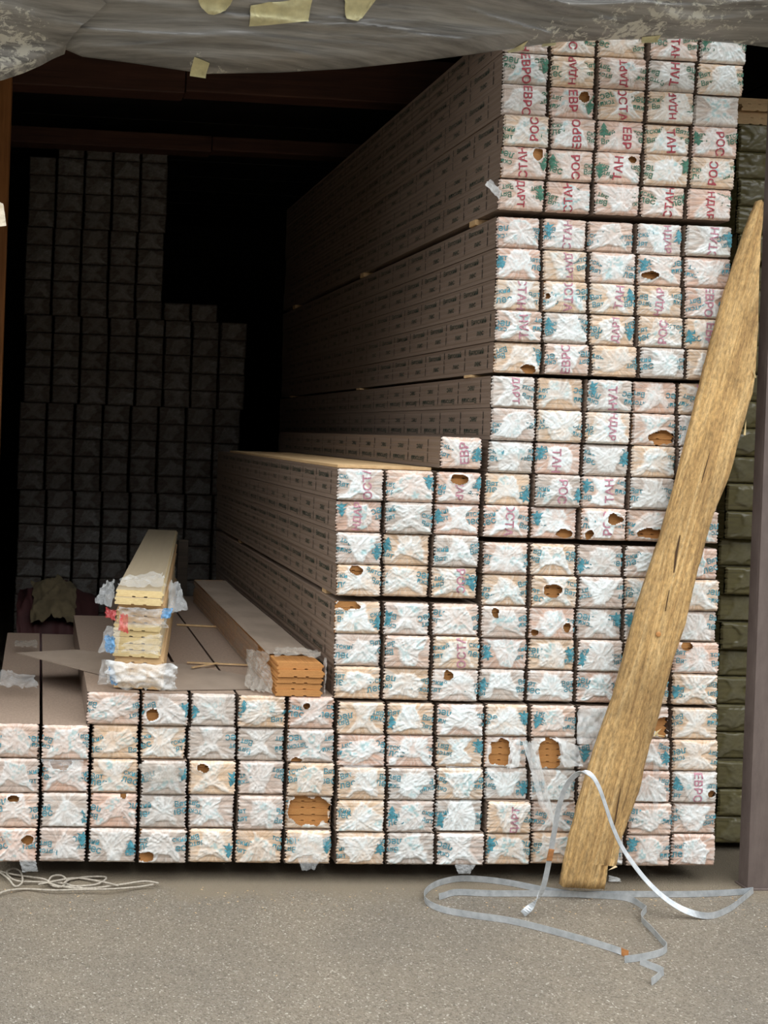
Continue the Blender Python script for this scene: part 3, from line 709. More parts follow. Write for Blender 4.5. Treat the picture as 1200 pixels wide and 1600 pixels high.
# ------------------------------------------------------------------ crumpled sheets
def sheet_mesh(name, P, nu, nv, amp, seed, mat, ragged=0.0, fold=1.0, thick=0.0):
    """P(u,v)->(...,3) base surface on [0,1]^2, crumpled along its normal"""
    U, V = np.meshgrid(np.linspace(0, 1, nu+1), np.linspace(0, 1, nv+1))
    if ragged:
        th = np.arctan2(V-0.5, U-0.5); k = 1-1.6*ragged*(vnoise(np.cos(th)*3, np.sin(th)*3, seed+9)*0.7+0.5*vnoise(np.cos(th)*9, np.sin(th)*9, seed+10))*sstep(0.25, 0.5, np.maximum(abs(U-0.5), abs(V-0.5)))
        U = 0.5+(U-0.5)*k; V = 0.5+(V-0.5)*k
    B = P(U, V); e = 1e-3
    n = np.cross(P(U+e, V)-B, P(U, V+e)-B); n /= np.linalg.norm(n, axis=-1, keepdims=True)+1e-9
    wv = 0.8*vnoise(U*2, V*2, seed+5)
    h = amp*(0.9*(vnoise(U*2.5*fold, V*2.5*fold, seed))+0.7*ridge(vnoise((U+V*0.7)*5*fold+wv, (V-U*0.7)*1.6*fold, seed+1))**4+0.7*ridge(vnoise((U-V*0.8)*5*fold-wv, (V+U*0.8)*1.6*fold, seed+2))**4+0.3*ridge(vnoise(U*11*fold, V*10*fold, seed+3))**2-0.8)
    B = B + n*h[..., None]
    return mesh_np(name, B.reshape(-1, 3), grid_faces(nv, nu), mat, None, True)
def bil(a, b, c, d):
    a, b, c, d = [np.array(k, float) for k in (a, b, c, d)]
    return lambda U, V: (a*((1-U)*(1-V))[..., None]+b*(U*(1-V))[..., None]+c*(U*V)[..., None]+d*((1-U)*V)[..., None])
def film(name, quad, seed, mat, amp=0.012, n=(26, 26), ragged=0.12, parent=None, label=None, fold=1.0):
    o = obj(name, sheet_mesh(name, bil(*quad), n[0], n[1], amp, seed, mat, ragged, fold), parent)
    if parent is None: tag(o, label, 'plastic film')
    return o
def pxq(pts, Y): return [at(x, y, Y if not isinstance(Y, (list, tuple)) else Y[i]) for i, (x, y) in enumerate(pts)]

# ------------------------------------------------------------------ opened packs and loose planks on the low block
ang = math.radians(-9); XA = at(214, 1075, 0.03)[0]
def open_pack(z, n, W, h, L, mat_pl, label, xoff=0.0, yoff=0.03, rz=ang, seed=0, name='lumber_pack', group=None):
    root = empty(name, (XA+xoff, yoff, z), rz); tag(root, label, 'lumber pack', group)
    rs = np.random.RandomState(seed)
    for i in range(n):
        obj('plank', mat_pl, root, (rs.uniform(-0.003, 0.003), rs.uniform(-0.006, 0.008), i*h+0.0003), (W, L, h-0.0006))
    return root
A = open_pack(ZLOW5+0.005, 5, 0.156, 0.0205, 1.8, PLANK_MID, 'opened plank pack under crumpled film, lowest of the skewed pile', 0.004, 0.03, seed=1, group='skewed pile of opened packs')
zB = ZLOW5+0.005+5*0.0205
B = open_pack(zB, 5, 0.152, 0.0205, 1.8, PLANK_PALE, 'opened plank pack with pale ends, in the middle of the skewed pile', -0.004, 0.03, seed=2, group='skewed pile of opened packs')
zC = zB+5*0.0205
Cc = open_pack(zC, 3, 0.150, 0.0215, 1.8, PLANK_MID, 'opened pack in red and blue printed film, upper part of skewed pile', 0.004, 0.05, seed=3, group='skewed pile of opened packs')
zD = zC+3*0.0215
for i in range(2):
    e_ = obj('plank', PLANK_PALE, None, (XA-0.006+0.004*i, 0.012+0.012*i, zD+i*0.0225+0.0004), (0.152, 2.0, 0.0218), (0, 0, ang))
    tag(e_, ('pale yellow plank, second from top of the skewed pile', 'pale yellow dusty plank lying topmost on the skewed pile')[i], 'plank', 'loose planks on the skewed pile')
# film on the pile (children, in pack coordinates)
def arch(x0, x1, zlo, zhi, y0, bulge):
    return lambda U, V: np.stack([x0+(x1-x0)*U, y0-bulge*np.sin(np.pi*U)**0.6*np.sin(np.pi*(0.15+0.7*V)), zlo+(zhi-zlo)*V], -1)
obj('loose_film', sheet_mesh('loose_film', arch(-0.105, 0.12, 0.010, 0.094, -0.014, 0.055), 34, 24, 0.016, 31, M_FILM_MILKY, 0.10), A)
obj('loose_film', sheet_mesh('loose_film', arch(0.06, 0.125, 0.012, 0.092, -0.02, 0.03), 20, 20, 0.015, 32, M_FILM, 0.2), A)
obj('loose_film', sheet_mesh('loose_film', bil((-0.125, -0.03, 0.012), (-0.055, -0.035, 0.012), (-0.05, -0.02, 0.095), (-0.10, 0.02, 0.095)), 22, 30, 0.010, 33, M_FILM, 0.10), B)
obj('loose_film', sheet_mesh('loose_film', bil((-0.130, -0.03, 0.012), (-0.055, -0.035, 0.012), (-0.055, -0.03, 0.095), (-0.12, -0.01, 0.095)), 22, 30, 0.010, 34, M_FILM, 0.10), A)
obj('blue_print_film', sheet_mesh('blue_print_film', bil((-0.085, -0.05, 0.012), (-0.055, -0.052, 0.015), (-0.07, -0.046, 0.07), (-0.100, -0.03, 0.092)), 14, 18, 0.008, 35, M_FILM_BLUE, 0.25, 1.6), A)
obj('blue_print_film', sheet_mesh('blue_print_film', bil((-0.098, -0.046, 0.01), (-0.065, -0.05, 0.01), (-0.058, -0.036, 0.07), (-0.112, -0.012, 0.078)), 16, 26, 0.008, 35, M_FILM_BLUE, 0.25, 1.6), B)
obj('loose_film', sheet_mesh('loose_film', bil((-0.06, -0.012, 0.012), (0.085, -0.012, 0.0), (0.09, -0.02, 0.10), (-0.06, -0.01, 0.04)), 24, 18, 0.006, 36, M_FILM, 0.2), B)
obj('loose_film', sheet_mesh('loose_film', bil((-0.075, -0.05, -0.012), (0.10, -0.05, -0.002), (0.10, -0.04, 0.058), (-0.075, -0.04, 0.062)), 34, 18, 0.014, 37, M_FILM, 0.12), Cc)
obj('red_print_film', sheet_mesh('red_print_film', bil((-0.066, -0.064, -0.018), (-0.028, -0.066, -0.026), (-0.034, -0.056, 0.04), (-0.062, -0.05, 0.045)), 12, 14, 0.008, 38, M_FILM_RED, 0.2), Cc)
obj('red_print_film', sheet_mesh('red_print_film', bil((-0.115, -0.055, 0.018), (-0.07, -0.06, 0.01), (-0.068, -0.045, 0.05), (-0.11, -0.04, 0.058)), 12, 12, 0.012, 39, M_FILM_RED, 0.3), Cc)
obj('blue_print_film', sheet_mesh('blue_print_film', bil((0.062, -0.066, 0.026), (0.10, -0.06, 0.030), (0.108, -0.05, 0.066), (0.07, -0.055, 0.064)), 12, 12, 0.012, 40, M_FILM_BLUE, 0.2), Cc)
pz = empty('plastic_film', (XA, 0.03, zD), ang); tag(pz, 'clear crumpled film peeled back around the topmost pale planks', 'plastic film')
obj('loose_film', sheet_mesh('loose_film', bil((-0.145, -0.01, -0.01), (-0.082, -0.03, -0.02), (-0.084, 0.05, 0.075), (-0.125, 0.05, 0.055)), 16, 20, 0.018, 41, M_FILM, 0.12), pz)
obj('loose_film', sheet_mesh('loose_film', bil((0.086, -0.03, -0.03), (0.160, -0.01, -0.012), (0.12, 0.06, 0.06), (0.086, 0.05, 0.075)), 16, 20, 0.018, 42, M_FILM, 0.12), pz)
obj('loose_film', sheet_mesh('loose_film', bil((-0.086, 0.02, 0.055), (0.088, 0.02, 0.055), (0.075, 0.16, 0.078), (-0.07, 0.12, 0.070)), 24, 16, 0.014, 43, M_FILM, 0.15), pz)

# open pack with orange plank ends beside the half-height block
xo0, xo1 = at(429, 1075)[0], at(505, 1075)[0]
OP = empty('lumber_pack', ((xo0+xo1)/2, -0.005, ZLOW5+0.0005)); tag(OP, 'opened pack of orange planks with bare ends beside the half-height block', 'lumber pack')
zo = 0.0
for i, (h, dx, dy) in enumerate(((0.0205, 0.0, 0.0), (0.0205, -0.001, 0.004), (0.0205, 0.001, 0.0), (0.0225, 0.004, -0.006), (0.0225, 0.002, 0.002))):
    obj('plank', PLANK, OP, (dx, dy, zo), (xo1-xo0-0.006, 1.75, h-0.0006)); zo += h
Wo = xo1-xo0
obj('wrap', sheet_mesh('wrap', lambda U, V: np.stack([-Wo/2-0.003+(Wo-0.004)*U, 0.10+1.6*V, zo+0.004+0*U], -1), 16, 60, 0.0028, 51, M_PAPER, 0.0), OP)
obj('wrap', sheet_mesh('wrap', lambda U, V: np.stack([-Wo/2-0.004-0.004*np.sin(9*V), 0.25+1.45*V, zo*(1-U)+0.002], -1), 10, 60, 0.0028, 52, M_FILM_DUSTY, 0.0), OP)
obj('loose_film', sheet_mesh('loose_film', bil((-0.165, 0.06, 0.002), (-0.082, -0.02, 0.002), (-0.07, 0.10, zo+0.022), (-0.11, 0.28, zo*0.8)), 30, 24, 0.014, 53, M_FILM_DUSTY, 0.10), OP)
obj('loose_film', sheet_mesh('loose_film', bil((-0.085, 0.012, zo+0.012), (0.075, 0.0, zo+0.016), (0.09, 0.10, zo+0.020), (-0.06, 0.14, zo+0.020)), 28, 18, 0.012, 54, M_FILM_DUSTY, 0.10), OP)
obj('loose_film', sheet_mesh('loose_film', bil((0.079, -0.018, 0.0), (0.084, 0.03, 0.01), (0.084, 0.03, zo+0.02), (0.078, -0.02, zo+0.022)), 10, 24, 0.003, 55, M_FILM_MILKY, 0.12), OP)

# dusty cardboard sheet lying askew on the low block
cpts = [(25, 1021), (150, 1053), (262, 1079), (420, 1077), (392, 1058), (270, 1036), (120, 1016)]
cv = [on_z(x, y, ZLOW5+0.0012) for x, y in cpts]; nC = len(cv)
cm = mesh_np('cardboard_sheet', [v for v in cv]+[v+np.array((0, 0, 0.003)) for v in cv], [list(range(nC-1, -1, -1)), list(range(nC, 2*nC))]+[[i, (i+1) % nC, nC+(i+1) % nC, nC+i] for i in range(nC)], M_PAPER)
tag(obj('cardboard_sheet', cm), 'dusty torn cardboard sheet lying under the skewed pile on the low block', 'cardboard')
# laths and sticks
def stick(px0, py0, px1, py1, z, r, label, mat=M_PLANK_MID):
    a, b = on_z(px0, py0, z), on_z(px1, py1, z); d = Vector(b-a); L = d.length
    o = obj('wood_stick', box_me('wood_stick', (0, -r, 0), (L, r, r*1.1), mat, r*0.15), None, a, None, (0, 0, math.atan2(d.y, d.x)))
    tag(o, label, 'stick', 'loose sticks on the low block')
stick(276, 977, 350, 981, ZLOW5+0.001, 0.006, 'thin pale stick lying across the far packs of the low block')
stick(292, 1036, 388, 1040, ZLOW5+0.004, 0.004, 'thin pale splinter lying beside the opened orange pack')
stick(300, 1044, 340, 1037, ZLOW5+0.009, 0.004, 'short splinter lying askew over another near the skewed pile')
lb = at(283, 950, 2.1)
lo_ = obj('upright_lath', box_me('upright_lath', (-0.028, 0, 0), (0.028, 0.03, 0.86), M_BEARER, 0.003), None, (lb[0], 2.1, 0)); tag(lo_, 'dim upright lath standing behind the low block', 'lath')

# tarpaulin heap and rag behind the low block
def heap(U, V):
    x = -0.075+0.40*U; y = 1.56+1.12*V
    z = 0.28+0.34*np.sin(np.pi*np.clip(V*1.15, 0, 1))*(0.6+0.4*np.sin(2.2*U+0.5)) - 0.29*(1-sstep(0, 0.10, V))
    return np.stack([x, y, z], -1)
th = obj('tarpaulin_heap', sheet_mesh('tarpaulin_heap', heap, 60, 50, 0.03, 61, M_MAROON)); tag(th, 'dark maroon tarpaulin heaped behind the low block', 'tarpaulin')
ra = lambda U, V: heap(0.12+0.62*U, 0.12+0.28*V)+np.array((0, 0, 0.05))
tag(obj('rag', sheet_mesh('rag', ra, 24, 20, 0.03, 66, M_RAG, 0.15)), 'yellowish rag lying on the maroon tarpaulin heap', 'rag')
# film scraps on the two lowest columns
film('plastic_film', pxq([(-12, 1075), (66, 1076), (58, 1052), (-5, 1045)], [0.28, 0.28, 0.42, 0.46]), 71, M_FILM, 0.014, (30, 18), 0.16, None, 'clear crumpled film lying on the low block beside the cardboard')
film('plastic_film', pxq([(20, 1012), (62, 1013), (60, 1001), (20, 1000)], [0.95, 0.95, 1.08, 1.08]), 72, M_FILM_DUSTY, 0.012, (20, 12), 0.16, None, 'dusty crumpled film far back on the low block')

# white rag on the wooden post
wr = bil(at(-70, 372, -0.03), at(10, 353, -0.03), at(5, 316, -0.01), at(-70, 290, -0.01))
tag(obj('white_rag', sheet_mesh('white_rag', wr, 16, 20, 0.015, 81, M_WHITECLOTH)), 'white rag hanging at the edge of the opening beside the wooden post', 'rag')

# torn film hanging off the front packs
hang = [
    ([(448, 1300), (520, 1302), (492, 1362), (472, 1362)], 101, M_FILM, 'torn film tail hanging over the lowest pack beside the half-height block', 0.008),
    ([(212, 1192), (294, 1192), (285, 1222), (225, 1222)], 102, M_FILM_DUSTY, 'dusty film flap sagging over the third layer of the low block', 0.008),
    ([(812, 1150), (838, 1152), (872, 1300), (845, 1262)], 103, M_FILM_MILKY, 'long twisted film strip hanging across the tall block beside the plank tear', 0.010),
    ([(868, 1150), (905, 1165), (912, 1198), (880, 1202)], 104, M_FILM_MILKY, 'milky film flap peeled from a torn pack near the slab', 0.010),
    ([(903, 1105), (955, 1105), (938, 1170), (900, 1165)], 105, M_FILM_MILKY, 'milky crumpled film flap hanging behind the slab', 0.010),
    ([(1020, 1155), (1032, 1155), (1028, 1300), (1020, 1302)], 106, M_FILM, 'narrow film ribbon hanging between the slab and steel post', 0.004),
    ([(800, 1155), (815, 1152), (812, 1200), (790, 1204)], 107, M_FILM_MILKY, 'film edge curling from the big tear in the tall block', 0.008),
    ([(530, 1192), (596, 1192), (570, 1212), (548, 1214)], 108, M_FILM, 'film flap drooping between two packs of the half-height block', 0.008),
    ([(708, 1350), (745, 1350), (735, 1366), (716, 1366)], 109, M_FILM, 'film scrap hanging below the half-height block', 0.006),
    ([(28, 1342), (58, 1344), (60, 1362), (34, 1364)], 110, M_FILM, 'film scrap hanging below the low block over the twine', 0.006),
    ([(765, 278), (786, 300), (782, 312), (757, 288)], 111, M_FILM_MILKY, 'film scrap sticking out from the side of the tall block', 0.008),
    ([(690, 1196), (755, 1198), (735, 1210), (705, 1208)], 112, M_FILM, 'film flap creased over the second layer of the half-height block', 0.007),
    ([(60, 1185), (136, 1186), (130, 1206), (70, 1204)], 113, M_FILM, 'film flap folded over a torn pack of the low block', 0.007)]
for pts, sd, mt, lab, amp in hang:
    q = [at(x, y, -0.020-0.012*(i >= 2)) for i, (x, y) in enumerate(pts)]
    film('plastic_film', q, sd, mt, amp, (16, 20), 0.10, None, lab, 0.8)

# ------------------------------------------------------------------ leaning slab
left = [(880, 1386), (887, 1345), (907, 1262), (935, 1170), (962, 1095), (985, 1010), (1002, 945), (1022, 885), (1040, 830), (1058, 765), (1075, 700), (1090, 640), (1105, 580), (1122, 515), (1140, 450), (1158, 395), (1175, 345), (1189, 312)]
right = [(944, 1389), (950, 1352), (963, 1354), (972, 1306), (1000, 1232), (1012, 1175), (1027, 1128), (1040, 1072), (1052, 1030), (1070, 978), (1082, 925), (1100, 850), (1120, 790), (1140, 740), (1158, 672), (1176, 610), (1183, 540), (1185, 450), (1188, 380), (1193, 318)]
def slabY(py): return -0.105+0.055*(1389-py)/1080.0
def resample(pts, n):
    p = np.array(pts, float); s = np.r_[0, np.cumsum(np.hypot(*np.diff(p, axis=0).T))]; t = np.linspace(0, s[-1], n)
    return np.stack([np.interp(t, s, p[:, 0]), np.interp(t, s, p[:, 1])], 1)
NS, NW = 90, 14
Lp, Rp = resample(left, NS+1), resample(right, NS+1)
SV = []
for i in range(NS+1):
    for j in range(NW+1):
        f = j/NW; q = Lp[i]*(1-f)+Rp[i]*f
        jag = 1.2*(vnoise(i*0.9, 3.0, 5)-0.5)*(1 if j == 0 else 0)+2.4*(vnoise(i*0.7, 9.0, 6)-0.5)*(1 if j == NW else 0)
        p = at(q[0]+jag, q[1], slabY(q[1]))
        rel = 0.0045*float(ridge(vnoise(f*7+0.2*math.sin(i*0.11), i*0.06, 12)))+0.002*float(vnoise(f*18, i*0.2, 13))
        rel *= math.sin(math.pi*min(max(f, 0.04), 0.96))**0.4
        SV.append(p+np.array((0, -rel, 0)))
SV = np.array(SV); nS = len(SV)
low_z = SV[:, 2].min(); SV[:, 2] += 0.001-min(low_z, 0.001)
SBk = SV.copy().reshape(NS+1, NW+1, 3)
SBk[:, :, 1] = SBk[:, :1, 1]*0+np.array([[slabY(Lp[i][1])+0.026 for j in range(NW+1)] for i in range(NS+1)])
F = grid_faces(NS, NW); Fb = (F+nS)[:, ::-1]
def ringid(): 
    r = [j for j in range(NW+1)]+[i*(NW+1)+NW for i in range(1, NS+1)]+[NS*(NW+1)+j for j in range(NW-1, -1, -1)]+[i*(NW+1) for i in range(NS-1, 0, -1)]
    return r
rg = ringid(); Fs = np.array([[rg[k], rg[(k+1) % len(rg)], rg[(k+1) % len(rg)]+nS, rg[k]+nS] for k in range(len(rg))])
slab_root = empty('leaning_slab', (0, 0, 0)); tag(slab_root, 'rough weathered pine slab leaning across the tall block', 'slab')
sm = mesh_np('slab_body', np.concatenate([SV, SBk.reshape(-1, 3)]), np.concatenate([F[:, ::-1], Fb[:, ::-1], Fs]), M_SLAB)
bm = bmesh.new(); bm.from_mesh(sm); bmesh.ops.recalc_face_normals(bm, faces=bm.faces[:]); bm.to_mesh(sm); bm.free()
# material runs along the slab: turn the object so its local z follows the grain
pa_, pb_ = np.array(at(912, 1388, slabY(1388))), np.array(at(1190, 315, slabY(315)))
dz = Vector(pb_-pa_).normalized(); rotm = dz.to_track_quat('Z', 'Y').to_matrix().to_4x4(); rotm.translation = Vector(pa_)
sm.transform(rotm.inverted()); so_ = obj('slab_body', sm, slab_root); so_.matrix_local = rotm
def crack(pts, wd):
    V, Fc = [], []
    for i, (x, y) in enumerate(pts):
        c = at(x, y, slabY(y)-0.0062); k = wd*math.sin(math.pi*(i+0.35)/(len(pts)-0.3))
        V += [c+np.array((-k, 0, 0)), c+np.array((k, 0, 0)), c+np.array((k, 0.006, 0)), c+np.array((-k, 0.006, 0))]
    for i in range(len(pts)-1):
        a = i*4
        for s in range(4): Fc.append([a+s, a+(s+1) % 4, a+4+(s+1) % 4, a+4+s])
    obj('crack', mesh_np('crack', V, Fc, M_CRACK), slab_root)
crack([(1063, 836), (1060, 850), (1057, 865), (1055, 882), (1053, 895)], 0.0035)
crack([(1110, 705), (1105, 722), (1100, 740), (1096, 755)], 0.0016)
crack([(1046, 922), (1043, 938), (1040, 955)], 0.0014)
crack([(970, 1232), (966, 1255), (962, 1280), (958, 1300)], 0.0018)
kn = at(1029, 991, slabY(991)-0.006)
bmk = bmesh.new(); bmesh.ops.create_uvsphere(bmk, u_segments=14, v_segments=8, radius=0.0085)
for v in bmk.verts: v.co.y *= 0.3
kme = bpy.data.meshes.new('knot'); bmk.to_mesh(kme); bmk.free(); kme.materials.append(M_PLANK)
obj('knot', kme, slab_root, kn)
def splinter(a, b, r):
    d = Vector(b)-Vector(a); q = d.to_track_quat('Z', 'Y').to_matrix()
    V = [Vector(a)+q@Vector((r*math.cos(t), r*math.sin(t), 0)) for t in (0, 2.1, 4.2)]+[Vector(b)]
    obj('splinter', mesh_np('splinter', [tuple(v) for v in V], [[0, 1, 3], [1, 2, 3], [2, 0, 3], [2, 1, 0]], M_PLANK_PALE), slab_root)
for (x0, y0, x1, y1, r) in ((1024, 1146, 1034, 1138, 0.004), (1025, 1148, 1042, 1151, 0.003), (1022, 1150, 1028, 1142, 0.003), (1163, 680, 1166, 655, 0.004), (1180, 590, 1176, 572, 0.004), (963, 1354, 950, 1360, 0.004)):
    Y = slabY(y0)-0.002; splinter(at(x0, y0, Y), at(x1, y1, Y-0.01), r)

# ------------------------------------------------------------------ steel strap on the asphalt
def catmull(P, n):
    P = np.array(P, float); out = []
    Q = np.concatenate([[2*P[0]-P[1]], P, [2*P[-1]-P[-2]]])
    for i in range(1, len(Q)-2):
        for t in np.linspace(0, 1, n, endpoint=False):
            a, b, c, d = Q[i-1], Q[i], Q[i+1], Q[i+2]
            out.append(0.5*((2*b)+(-a+c)*t+(2*a-5*b+4*c-d)*t*t+(-a+3*b-3*c+d)*t**3))
    out.append(P[-1]); return np.array(out)
def ribbon(name, P, Wd, hw, th, mat, parent=None):
    """P: points (n,3); Wd: width directions (n,3)"""
    V, F = [], []; n = len(P)
    for i in range(n):
        t = P[min(i+1, n-1)]-P[max(i-1, 0)]; t = t/(np.linalg.norm(t)+1e-9)
        wv = Wd[i]-t*np.dot(Wd[i], t); wv = wv/(np.linalg.norm(wv)+1e-9); nn = np.cross(t, wv)
        for (s, k) in ((-1, -1), (1, -1), (1, 1), (-1, 1)): V.append(P[i]+wv*hw*s+nn*th*k)
    for i in range(n-1):
        for s in range(4): F.append([i*4+s, i*4+(s+1) % 4, i*4+4+(s+1) % 4, i*4+4+s])
    F.append([3, 2, 1, 0]); F.append([(n-1)*4+k for k in range(4)])
    return obj(name, mesh_np(name, V, F, mat), parent)
st_root = empty('steel_strap', on_z(900, 1440)); tag(st_root, 'loose galvanised steel strapping band looped on the asphalt before the slab', 'strap')
org = np.array(st_root.location); HW = 0.0095
def gp(x, y, z=None): return on_z(x, y, HW+0.001 if z is None else z)
# arch: rises from the ground, passes in front of the slab and comes down again
arch_px = [(817, 1428), (834, 1412), (848, 1388), (858, 1345), (866, 1300), (874, 1258), (886, 1226), (903, 1209), (921, 1209), (934, 1226), (945, 1255), (956, 1288), (970, 1320), (988, 1348), (1012, 1378), (1040, 1404), (1072, 1423), (1108, 1431), (1138, 1421), (1160, 1405), (1177, 1391)]
ya0, ya1 = gp(817, 1428)[1], gp(1108, 1431)[1]
AP, AW = [], []
for i, (x, y) in enumerate(arch_px):
    f = i/(len(arch_px)-1)
    if i == 0: p = gp(x, y)
    elif i >= 17: p = gp(x, y)
    else:
        Y = ya0+(ya1-ya0)*f; p = at(x, y, Y)
        p[2] = max(p[2], HW+0.001)
    AP.append(p)
    wv = np.array((0.75, 0.6, 0.35)) if 0 < i < 16 else np.array((0.1, 0.15, 1.0))
    if 0 < i < 8: wv = np.array((0.95, 0.25, -0.25))
    if i == 1 or i == 16: wv = np.array((0.5, 0.5, 0.6))
    AW.append(wv)
ribbon('strap_band', catmull(AP, 6)-org, catmull(AW, 6), HW, 0.0006, M_STRAP, st_root)
zv = np.array((0.0, 0.12, 1.0))
def ground_band(pts, lift=None):
    P = [gp(x, y) for x, y in pts]; Q = catmull(P, 6)
    ribbon('strap_band', Q-org, np.repeat(zv[None], len(Q), 0), HW, 0.0006, M_STRAP, st_root)
ground_band([(1177, 1391), (1150, 1394), (1080, 1397), (1000, 1397), (920, 1397), (840, 1396), (770, 1396), (715, 1394), (694, 1399), (686, 1401)])
ground_band([(1010, 1420), (985, 1405), (955, 1400), (900, 1397), (850, 1390), (800, 1380), (755, 1374), (715, 1373), (682, 1381), (664, 1395), (667, 1409), (692, 1421), (740, 1430), (795, 1438), (850, 1451), (905, 1466), (945, 1478), (972, 1487)])
ground_band([(1010, 1420), (1002, 1434), (1018, 1452), (1034, 1470), (1042, 1480), (1030, 1489), (1000, 1496), (976, 1499)])
ground_band([(1000, 1502), (1020, 1510), (1036, 1517), (1034, 1520), (1026, 1528), (1018, 1534)])
rp_ = [at(858, 1345, ya0-0.004), at(860, 1335, ya0-0.004), at(862, 1327, ya0-0.004)]
ribbon('rust_patch', np.array(rp_)-org, np.repeat(np.array((0.95, 0.25, -0.25))[None], 3, 0), HW*1.03, 0.001, M_RUST, st_root)
rp_ = [gp(970, 1486), gp(976, 1489), gp(982, 1491)]
ribbon('rust_patch', np.array(rp_)-org, np.repeat(zv[None], 3, 0), HW*1.02, 0.0012, M_RUST, st_root)
# a separate flat piece of strap with torn film
fp = [on_z(936, 1477, 0.002), on_z(955, 1483, 0.0022), on_z(972, 1490, 0.0024)]
o = ribbon('strap_offcut', np.array(fp), np.repeat(np.array((0.3, 1.0, 0.0))[None], 3, 0), 0.010, 0.0006, M_STRAP); tag(o, 'short flat offcut of steel strap beside the looped band', 'strap')

# ------------------------------------------------------------------ twine
def tube(name, P, r, mat, sides=6, parent=None):
    P = np.array(P); n = len(P); V, F = [], []
    for i in range(n):
        t = P[min(i+1, n-1)]-P[max(i-1, 0)]; t /= np.linalg.norm(t)+1e-9
        a = np.cross(t, (0.12, 0.2, 1.0)); a /= np.linalg.norm(a)+1e-9; b = np.cross(t, a)
        for k in range(sides):
            th = 2*math.pi*k/sides; V.append(P[i]+r*(a*math.cos(th)+b*math.sin(th)))
    for i in range(n-1):
        for k in range(sides): F.append([i*sides+k, i*sides+(k+1) % sides, (i+1)*sides+(k+1) % sides, (i+1)*sides+k])
    F.append(list(range(sides-1, -1, -1))); F.append([(n-1)*sides+k for k in range(sides)])
    return obj(name, mesh_np(name, V, F, mat, None, True), parent)
tw = empty('twine', on_z(90, 1382)); tag(tw, 'tangle of grey twine lying on the ground before the low block', 'twine'); tor = np.array(tw.location)
rt = np.random.RandomState(5)
strands = [
    [(-8, 1358), (12, 1372), (24, 1385), (35, 1378), (32, 1362), (20, 1357), (10, 1364), (25, 1376), (60, 1378), (95, 1380), (130, 1388)],
    [(-6, 1360), (20, 1366), (45, 1370), (70, 1374), (82, 1382), (95, 1386), (104, 1376), (96, 1368), (82, 1369), (76, 1378), (86, 1385), (110, 1385), (150, 1382), (166, 1371), (140, 1370), (110, 1374), (100, 1380)],
    [(70, 1378), (100, 1386), (140, 1388), (190, 1382), (225, 1377), (248, 1380)],
    [(-8, 1400), (10, 1392), (40, 1389), (80, 1391), (130, 1390), (175, 1389), (215, 1386), (240, 1382)],
    [(60, 1382), (90, 1376), (120, 1372), (160, 1378), (185, 1384)]]
for s in strands:
    P = [on_z(x, y, 0.006+0.012*rt.rand()) for x, y in s]
    tube('strand', catmull(P, 5)-tor, 0.0032, M_TWINE, 6, tw)

# ------------------------------------------------------------------ grey tarpaulin (old banner) slung over the opening
TY = -0.26
edge_px = [(-330, 78), (-60, 70), (60, 52), (100, 56), (130, 69), (200, 78), (330, 97), (450, 95), (560, 89), (690, 75), (760, 66), (830, 56), (900, 46), (1000, 42), (1100, 41), (1200, 50), (1290, 62), (1480, 60)]
eX = np.array([at(x, y, TY)[0] for x, y in edge_px]); eZ = np.array([at(x, y, TY)[2] for x, y in edge_px])
def tarp_y(X, Z):
    zb = np.interp(X, eX, eZ); q = np.clip((Z-zb)/0.55, 0, 1)
    fold = 0.022*ridge(vnoise(X*0.9+Z*1.1, Z*15-X*1.0, 21))**2+0.016*ridge(vnoise(X*2.2, Z*34+X*1.5, 22))**3+0.010*ridge(vnoise(X*3.0, Z*60-X*3, 24))**3+0.05*(vnoise(X*1.3, Z*1.5, 23)-0.5)
    sag = -0.02*np.exp(-((Z-zb-0.12-0.1*np.sin(X*2))/0.03)**2)
    return TY+0.10 - 0.15*np.sqrt(np.clip(q*3.2, 0, 1)) - 0.05*np.sin(np.pi*q) - (fold+sag*0.5)*sstep(0, 0.05, q)
nx, nz = 320, 84
xs = np.linspace(eX[0], eX[-1], nx+1); Vt = []
ts = np.linspace(0, 1, nz+1)**1.5
Xg, Tg = np.meshgrid(xs, ts); Zb = np.interp(Xg, eX, eZ); Zg = Zb+(3.02-Zb)*Tg
tarp = empty('banner_tarpaulin', (float(xs.mean()), TY, 2.5)); tag(tarp, 'scuffed dark grey banner tarpaulin slung across the top of the opening', 'tarpaulin')
torg = np.array(tarp.location)
Yg = tarp_y(Xg, Zg)
Tv = np.stack([Xg.ravel(), Yg.ravel(), Zg.ravel()], 1)
# underside turned back towards the wall
back = np.stack([xs, np.full(nx+1, TY+0.155), np.interp(xs, eX, eZ)+0.05], 1)
k0 = len(Tv); Fu = np.array([[i+1, i, k0+i, k0+i+1] for i in range(nx)])
obj('sheet', mesh_np('sheet', np.concatenate([Tv, back])-torg, np.concatenate([grid_faces(nz, nx), Fu]), M_TARP, None, True), tarp)
